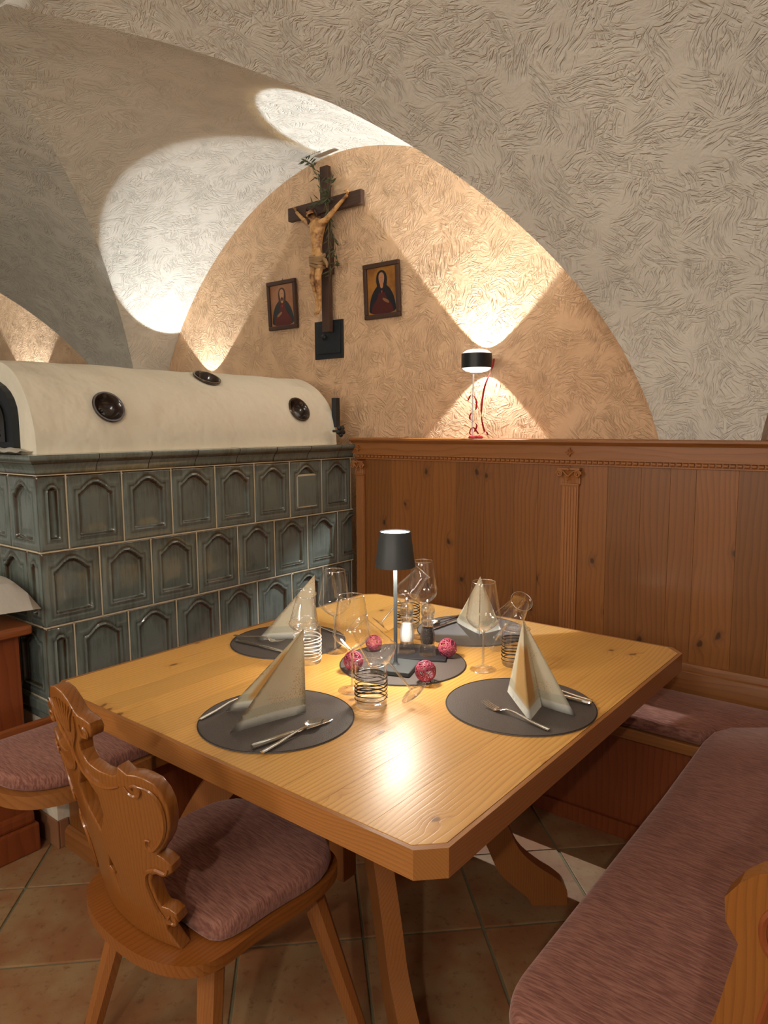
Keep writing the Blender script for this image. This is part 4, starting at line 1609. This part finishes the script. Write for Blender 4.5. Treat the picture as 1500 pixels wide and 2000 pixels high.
def sconce(x, z, label, power, tilt=0.0, group='wall up and down lights'):
    y = 2.755
    r = empty('wall_light', (x, y, z), label=label, cat='wall light', group=group)
    bm = bmesh.new()
    lathe(bm, [(.064, -.030), (.066, -.031), (.067, -.030), (.067, .030), (.066, .031), (.064, .030)], 48, closed=True)
    obj('housing', bm, M_black, r, smooth=True)
    for sg, nm_ in ((1, 'upper_lens'), (-1, 'lower_lens')):
        bm = bmesh.new()
        lathe(bm, [(.0635, sg * .028), (.060, sg * .036), (.048, sg * .044), (.028, sg * .0495), (0, sg * .051)], 40)
        obj(nm_, bm, M_lens, r, smooth='all')
    obj('wall_arm', boxm(-.012, .012, .064, .0945, -.012, .012), M_steel, r, bevel=.002)
    for sg in (1, -1):
        for nm_, en, colr, half, bl in (('sconce_beam', power * (1.0 if sg > 0 else .5), (.80, .91, 1.0), 43, .04), ('sconce_beam_fringe', power * .22 * (1.0 if sg > 0 else .5), (1.0, .70, .30), 44.5, .05)):
            L_ = light(nm_, 'SPOT', (x, y, z - sg * .040), en, colr, (x + sg * tilt, y, z + sg), spot_size=math.radians(2 * half), spot_blend=bl, shadow_soft_size=.004)
            # the lens throws an even, collimated beam: soft distance falloff
            L_.data.use_nodes = True
            t_ = L_.data.node_tree
            em = [q_ for q_ in t_.nodes if q_.type == 'EMISSION'][0]
            lf = t_.nodes.new('ShaderNodeLightFalloff')
            lf.inputs['Strength'].default_value = 1.0
            lf.inputs['Smooth'].default_value = 0.0
            t_.links.new(lf.outputs['Linear'], em.inputs['Strength'])
    return r


c0 = VC['c']
sconce(-1.680, 1.742, 'round black wall light on the peach wall above the wainscot, red ribbon hanging from it', 74, .05)
sconce(-3.640, 1.742, 'black wall light hidden behind the plaster hood, only its glow seen', 34, -.0)
sconce(-5.95, 1.72, 'round black wall light in the next vault bay at far left, behind the hood', 60, 0)

# ribbon and candy-red trinket under the sconce
rb = empty('ribbon_ornament', (-1.66, 2.72, 1.403), label='red ribbon hanging from the wall light down to a small red dish on the ledge', cat='ornament')


def ribbon(P, w_=.004):
    bm = bmesh.new()
    pts_ = catmull(P, 6)
    prev = None
    L_ = []
    for i, p in enumerate(pts_):
        a_ = i * .25
        d = Vector((math.cos(a_), math.sin(a_) * .3, .1)).normalized() * w_
        L_.append((bm.verts.new(p + d), bm.verts.new(p - d)))
    for a_, b_ in zip(L_[:-1], L_[1:]): bm.faces.new((a_[0], a_[1], b_[1], b_[0]))
    bmesh.ops.solidify(bm, geom=bm.faces[:], thickness=.0006)
    return bm


obj('ribbon', ribbon([(.056, .055, .345), (.060, .03, .30), (.045, -.005, .22), (.030, -.005, .12), (.035, .0, .06), (.045, 0, .03)], .0045), M_red, rb)
obj('ribbon', ribbon([(-.035, -.01, .165), (-.015, -.015, .19), (.005, -.01, .17), (.0, 0, .13), (-.025, 0, .11), (-.03, 0, .085), (.01, -.01, .06), (.0, -.01, .03)], .004), M_red, rb)
obj('ribbon', ribbon([(.02, -.01, .02), (-.01, -.01, .05), (-.03, 0, .02), (.01, 0, .01), (.05, 0, .03), (.06, -.0, .015)], .004), M_red, rb)
bm = bmesh.new(); lathe(bm, [(0, 0), (.030, 0), (.034, .004), (.030, .010), (.02, .012), (0, .012)], 28)
obj('red_dish', bm, M_red, rb, smooth=True)
bm = bmesh.new(); tube(bm, [(-.018, .0, .012), (-.018, .0, .15), (-.020, .01, .28)], .0035, 8)
M_wire = flat_mat('white_cable', srgb(235, 235, 235), .4)
obj('cable', bm, M_wire, rb, smooth=True)

# ------------------------------------------------------------------ crucifix, pictures, hatch
XC = -2.620
YW = Y_WALL
cr = empty('crucifix', (XC, YW, 2.35), label='dark wooden crucifix with a painted carved figure and olive twigs, high on the peach wall', cat='crucifix')
obj('upright_beam', boxm(-.026, .026, -.058, -.030, -.40, .425), M_black_wood, cr, bevel=.002)
obj('cross_beam', boxm(-.255, .255, -.066, -.036, .195, .262), M_black_woodX, cr, bevel=.002)
obj('spacer', boxm(-.015, .015, -.031, -.001, -.10, .10), M_black_wood, cr)


def skinned(edges_pts, radii, edges, sub=2, root=0):
    me = bpy.data.meshes.new('sk')
    me.from_pydata([tuple(p) for p in edges_pts], edges, [])
    o = bpy.data.objects.new('sk', me); COL.objects.link(o)
    md = o.modifiers.new('s', 'SKIN')
    md.use_smooth_shade = True
    for i, r in enumerate(radii):
        sv = me.skin_vertices[0].data[i]
        sv.radius = (r, r) if not hasattr(r, '__len__') else r
        sv.use_root = (i == root)
    s2 = o.modifiers.new('u', 'SUBSURF'); s2.levels = sub
    bpy.context.view_layer.update()
    nm = bpy.data.meshes.new_from_object(o.evaluated_get(bpy.context.evaluated_depsgraph_get()))
    bpy.data.objects.remove(o)
    return nm


n = NT('painted_figure')
tc = n.n('TexCoord').outputs['Object']
a = n.noise(tc, 22, 4, .65)
n.bsdf(Base_Color=n.mix(n.smooth(a, .40, .68), srgb(206, 156, 96), srgb(112, 64, 30)), Roughness=.5, Normal=n.bump(a, .5, .01))
M_fig = n.m
# local coordinates: x right, y toward wall, z up
FP = [(-.012, -.100, -.035), (-.010, -.104, .02), (-.006, -.106, .08), (-.004, -.103, .125), (-.014, -.112, .155), (-.030, -.124, .178), (-.036, -.126, .200),
      (-.058, -.098, .138), (-.120, -.086, .178), (-.175, -.074, .222), (-.186, -.072, .234),
      (.048, -.098, .142), (.105, -.086, .192), (.165, -.074, .240), (.178, -.072, .250),
      (-.030, -.100, -.055), (-.034, -.118, -.135), (-.026, -.098, -.215), (-.022, -.088, -.285), (-.024, -.110, -.318),
      (.012, -.100, -.055), (.010, -.124, -.140), (-.002, -.100, -.215), (-.008, -.090, -.282), (-.010, -.112, -.315)]
FR = [(.034, .024), (.029, .022), (.038, .027), (.036, .025), .013, .021, .019,
      .016, .0115, .0085, .010, .016, .0115, .0085, .010,
      .022, .0175, .0125, .0085, .009, .022, .0175, .0125, .0085, .009]
FE = [(0, 1), (1, 2), (2, 3), (3, 4), (4, 5), (5, 6), (3, 7), (7, 8), (8, 9), (9, 10), (3, 11), (11, 12), (12, 13), (13, 14), (0, 15), (15, 16), (16, 17), (17, 18), (18, 19), (0, 20), (20, 21), (21, 22), (22, 23), (23, 24)]
figm = skinned(FP, FR, FE)
b2 = bmesh.new(); b2.from_mesh(figm)
for hx, hz, sgn in ((-.186, .234, -1), (.178, .250, 1)):
    for q in range(5):
        a_ = PI / 2 + sgn * (-.5 + q * .28)
        tube(b2, [(hx, -.073, hz), (hx + .013 * math.cos(a_), -.078, hz + .013 * math.sin(a_)), (hx + .018 * math.cos(a_), -.088, hz + .018 * math.sin(a_))], [.0035, .003, .002], 6)
# nose, brow and chin on the bowed head
for px, pz, r in ((-.034, .186, .005), (-.034, .170, .007)):
    bmesh.ops.create_icosphere(b2, subdivisions=1, radius=r, matrix=Matrix.Translation((px, -.146, pz)))
b2.to_mesh(figm); b2.free()
obj('figure', figm, M_fig, cr, smooth='all')
M_hair = flat_mat('dark_hair', srgb(60, 36, 22), .6, bump=(120, .8, .006))
hm = skinned([(-.034, -.112, .208), (-.052, -.112, .190), (-.058, -.114, .160), (-.054, -.118, .135), (-.012, -.110, .196), (-.004, -.108, .165)], [.017, .013, .009, .005, .011, .006], [(0, 1), (1, 2), (2, 3), (0, 4), (4, 5)], 1)
obj('hair', hm, M_hair, cr, smooth='all')
bm = bmesh.new()
tube(bm, [(-.034 + .024 * math.cos(t), -.122 + .022 * math.sin(t), .205 + .004 * math.sin(3 * t)) for t in [2 * PI * i / 24 for i in range(24)]], .004, 6, closed=True)
obj('thorn_crown', bm, M_hair, cr, smooth=True)
M_loin = flat_mat('painted_cloth', srgb(150, 118, 80), .5)
bm = bmesh.new()
for q in range(5):
    zz = -.028 - q * .013
    tube(bm, [(-.010 + (.041 - .001 * q) * math.cos(t), -.102 + (.031) * math.sin(t), zz + .008 * math.sin(t + q) + .006 * math.sin(2 * t)) for t in [2 * PI * i / 24 for i in range(24)]], .0085, 6, closed=True)
tube(bm, [(.028, -.105, -.04), (.050, -.108, -.055), (.062, -.106, -.075), (.058, -.104, -.09)], [.008, .011, .008, .004], 7)
tube(bm, [(-.040, -.098, -.05), (-.054, -.090, -.09), (-.058, -.085, -.125), (-.050, -.085, -.15)], [.006, .010, .012, .004], 7)
obj('loincloth', bm, M_loin, cr, smooth=True)
M_twig = flat_mat('olive_leaf', srgb(66, 70, 38), .6)
M_twig2 = flat_mat('dry_twig', srgb(110, 96, 66), .7)


def leaf(bm, p, d, L_, w_):
    d = d.normalized()
    s_ = d.cross(Vector((0, 1, .2))).normalized() * w_
    a_ = bm.verts.new(p); b_ = bm.verts.new(p + d * L_ * .45 + s_); c_ = bm.verts.new(p + d * L_); e_ = bm.verts.new(p + d * L_ * .45 - s_)
    f_ = bm.verts.new(p + d * L_ * .5 + Vector((0, -.0025, 0)))
    bm.faces.new((a_, b_, f_)); bm.faces.new((b_, c_, f_)); bm.faces.new((c_, e_, f_)); bm.faces.new((e_, a_, f_))


rg = random.Random(5)
twigs = [[(.03, -.07, .20), (-.02, -.075, .36), (-.05, -.08, .43), (-.10, -.085, .47)],
         [(.02, -.08, .20), (.06, -.085, .28), (.085, -.09, .34)],
         [(.03, -.08, .24), (.08, -.085, .10), (.10, -.08, -.02), (.085, -.075, -.08)],
         [(.05, -.08, .25), (.055, -.085, .05), (.06, -.08, -.12)],
         [(-.06, -.085, .22), (.0, -.09, .25), (.07, -.09, .25)]]
for P in twigs:
    b1 = bmesh.new()
    pts_ = catmull(P, 6)
    tube(b1, pts_, .0014, 5)
    tw = obj('olive_twig', b1, M_twig2, cr)
    b1 = bmesh.new()
    for i, p in enumerate(pts_[2:]):
        for q in range(2):
            d = (pts_[min(i + 3, len(pts_) - 1)] - p) * 30 + Vector((rg.uniform(-1, 1), rg.uniform(-.4, .1), rg.uniform(-.6, .6)))
            leaf(b1, p, d, rg.uniform(.034, .06), rg.uniform(.003, .0055))
    o = obj('leaves', b1, M_twig, tw)
    o['kind'] = 'stuff'

# black iron flue hatch
ht = empty('flue_hatch', (-2.645, YW, 1.915), label='small black iron flue door on the wall below the crucifix', cat='hatch')
obj('frame', boxm(-.100, .100, -.012, -.0005, -.098, .100), M_hatch, ht, bevel=.002)
obj('door', boxm(-.078, .085, -.018, -.011, -.072, .080), M_hatch, ht, bevel=.003)
bm = bmesh.new(); lathe(bm, [(0, 0), (.014, 0), (.016, .006), (.009, .010), (.004, .016), (0, .017)], 20, Matrix.Translation((-.025, -.019, .015)) @ Matrix.Rotation(PI / 2, 4, 'X'))
tube(bm, [(-.040, -.034, .019), (-.010, -.034, .011)], .003, 6)
obj('turn_knob', bm, M_black, ht, smooth=True)


def poly_y(pts, y0, y1):
    return plate_y(pts, y0, y1, 0)


def picture(x0, x1, z0, z1, label, bg, robe, mantle, head, flip=1, veil=False):
    cx_, cz_ = (x0 + x1) / 2, (z0 + z1) / 2
    w_, h_ = (x1 - x0) / 2, (z1 - z0) / 2
    p = empty('framed_picture', (cx_, YW, cz_), label=label, cat='picture', group='pair of devotional portraits')
    p.rotation_euler = (.05, 0, 0)
    fw = .022
    fr = bmesh.new()
    box(fr, -w_, w_, -.030, -.012, h_ - fw, h_); box(fr, -w_, w_, -.030, -.012, -h_, -h_ + fw)
    box(fr, -w_, -w_ + fw, -.030, -.012, -h_ + fw, h_ - fw); box(fr, w_ - fw, w_, -.030, -.012, -h_ + fw, h_ - fw)
    obj('frame', fr, M_black_wood, p, bevel=.004)
    n = NT('paint_ground')
    tc = n.n('TexCoord').outputs['Object']
    nz = n.noise(tc, 14, 4, .6)
    n.bsdf(Base_Color=n.mix(n.smooth(nz, .3, .75), bg[0], bg[1]), Roughness=.35)
    obj('canvas', boxm(-w_ + fw, w_ - fw, -.020, -.012, -h_ + fw, h_ - fw), n.m, p)
    W_, H_ = w_ - fw, h_ - fw
    bust = [(-.95, -1), (-.92, -.62), (-.78, -.22), (-.52, .10), (-.22, .26), (.22, .26), (.50, .10), (.76, -.20), (.92, -.62), (.95, -1)]
    sx = flip
    def sc(P): return [(q[0] * W_ * sx, q[1] * H_) for q in P]
    def mk(nm_, P, colr, k_):
        P = sc(chaikin(P, 2))
        P = [(min(max(a_, -W_), W_), max(b_, -H_)) for a_, b_ in P]
        obj(nm_, poly_y(P, -.0204 - .0003 * k_, -.0200), flat_mat(nm_ + '_paint', colr, .35, bump=(60, .3, .002)), p)
    mk('mantle', bust, mantle, 0)
    mk('robe', [(-.16, .22), (.16, .22), (.22, -.05), (.34, -.35), (.72, -.62), (.80, -1.05), (-.80, -1.05), (-.70, -.62), (-.30, -.35), (-.20, -.05)], robe, 1)
    if veil:
        mk('veil', [(-.30, .15), (-.40, .45), (-.30, .78), (0, .90), (.30, .78), (.40, .45), (.30, .15), (.45, -.1), (-.45, -.1)], mantle, 2)
    else:
        mk('hair', [(-.26, .12), (-.34, .45), (-.25, .78), (0, .88), (.25, .78), (.34, .45), (.26, .12), (.36, -.02), (.1, .1), (-.1, .1), (-.36, -.02)], head[1], 2)
    mk('neck', [(-.10, .10), (.10, .10), (.12, .40), (-.12, .40)], head[0], 3)
    mk('face', [(-.20, .50), (-.18, .70), (0, .80), (.18, .70), (.20, .50), (.13, .28), (0, .20), (-.13, .28)], head[0], 4)
    if not veil:
        mk('beard', [(-.12, .38), (.12, .38), (.08, .24), (0, .19), (-.08, .24)], head[1], 5)
    mk('heart', [(-.06, -.02), (0, .02), (.06, -.02), (0, -.14)], srgb(170, 50, 30), 5)
    mk('hand', [(-.50, -.48), (-.10, -.30), (-.02, -.36), (-.12, -.46), (-.46, -.60)], tuple(c * .6 for c in head[0][:3]) + (1,), 5)
    bm = bmesh.new()
    tube(bm, [(-.006, -.010, h_), (0, -.008, h_ + .012), (.006, -.010, h_)], .0012, 5)
    obj('hanging_ring', bm, M_black, p)
    # eyes and mouth, flat paint
    for ex in (-.055, .055):
        mk('eye', [(ex - .03, .555), (ex, .57), (ex + .03, .555), (ex, .545)], srgb(40, 26, 20), 6)
    mk('mouth', [(-.045, .40), (0, .415), (.045, .40), (0, .39)], srgb(120, 50, 40), 6)
    return p


picture(-3.095, -2.868, 1.999, 2.262, 'smaller framed portrait left of the crucifix, bearded man in red robe and dark cloak', (srgb(170, 120, 84), srgb(150, 98, 66)), srgb(92, 38, 32), srgb(44, 50, 50), (srgb(184, 134, 98), srgb(74, 48, 34)))
picture(-2.385, -2.160, 1.992, 2.258, 'framed portrait right of the crucifix, veiled woman on a golden brown ground', (srgb(170, 116, 50), srgb(128, 80, 38)), srgb(78, 34, 32), srgb(34, 34, 40), (srgb(176, 122, 86), srgb(60, 40, 30)), flip=-1, veil=True)
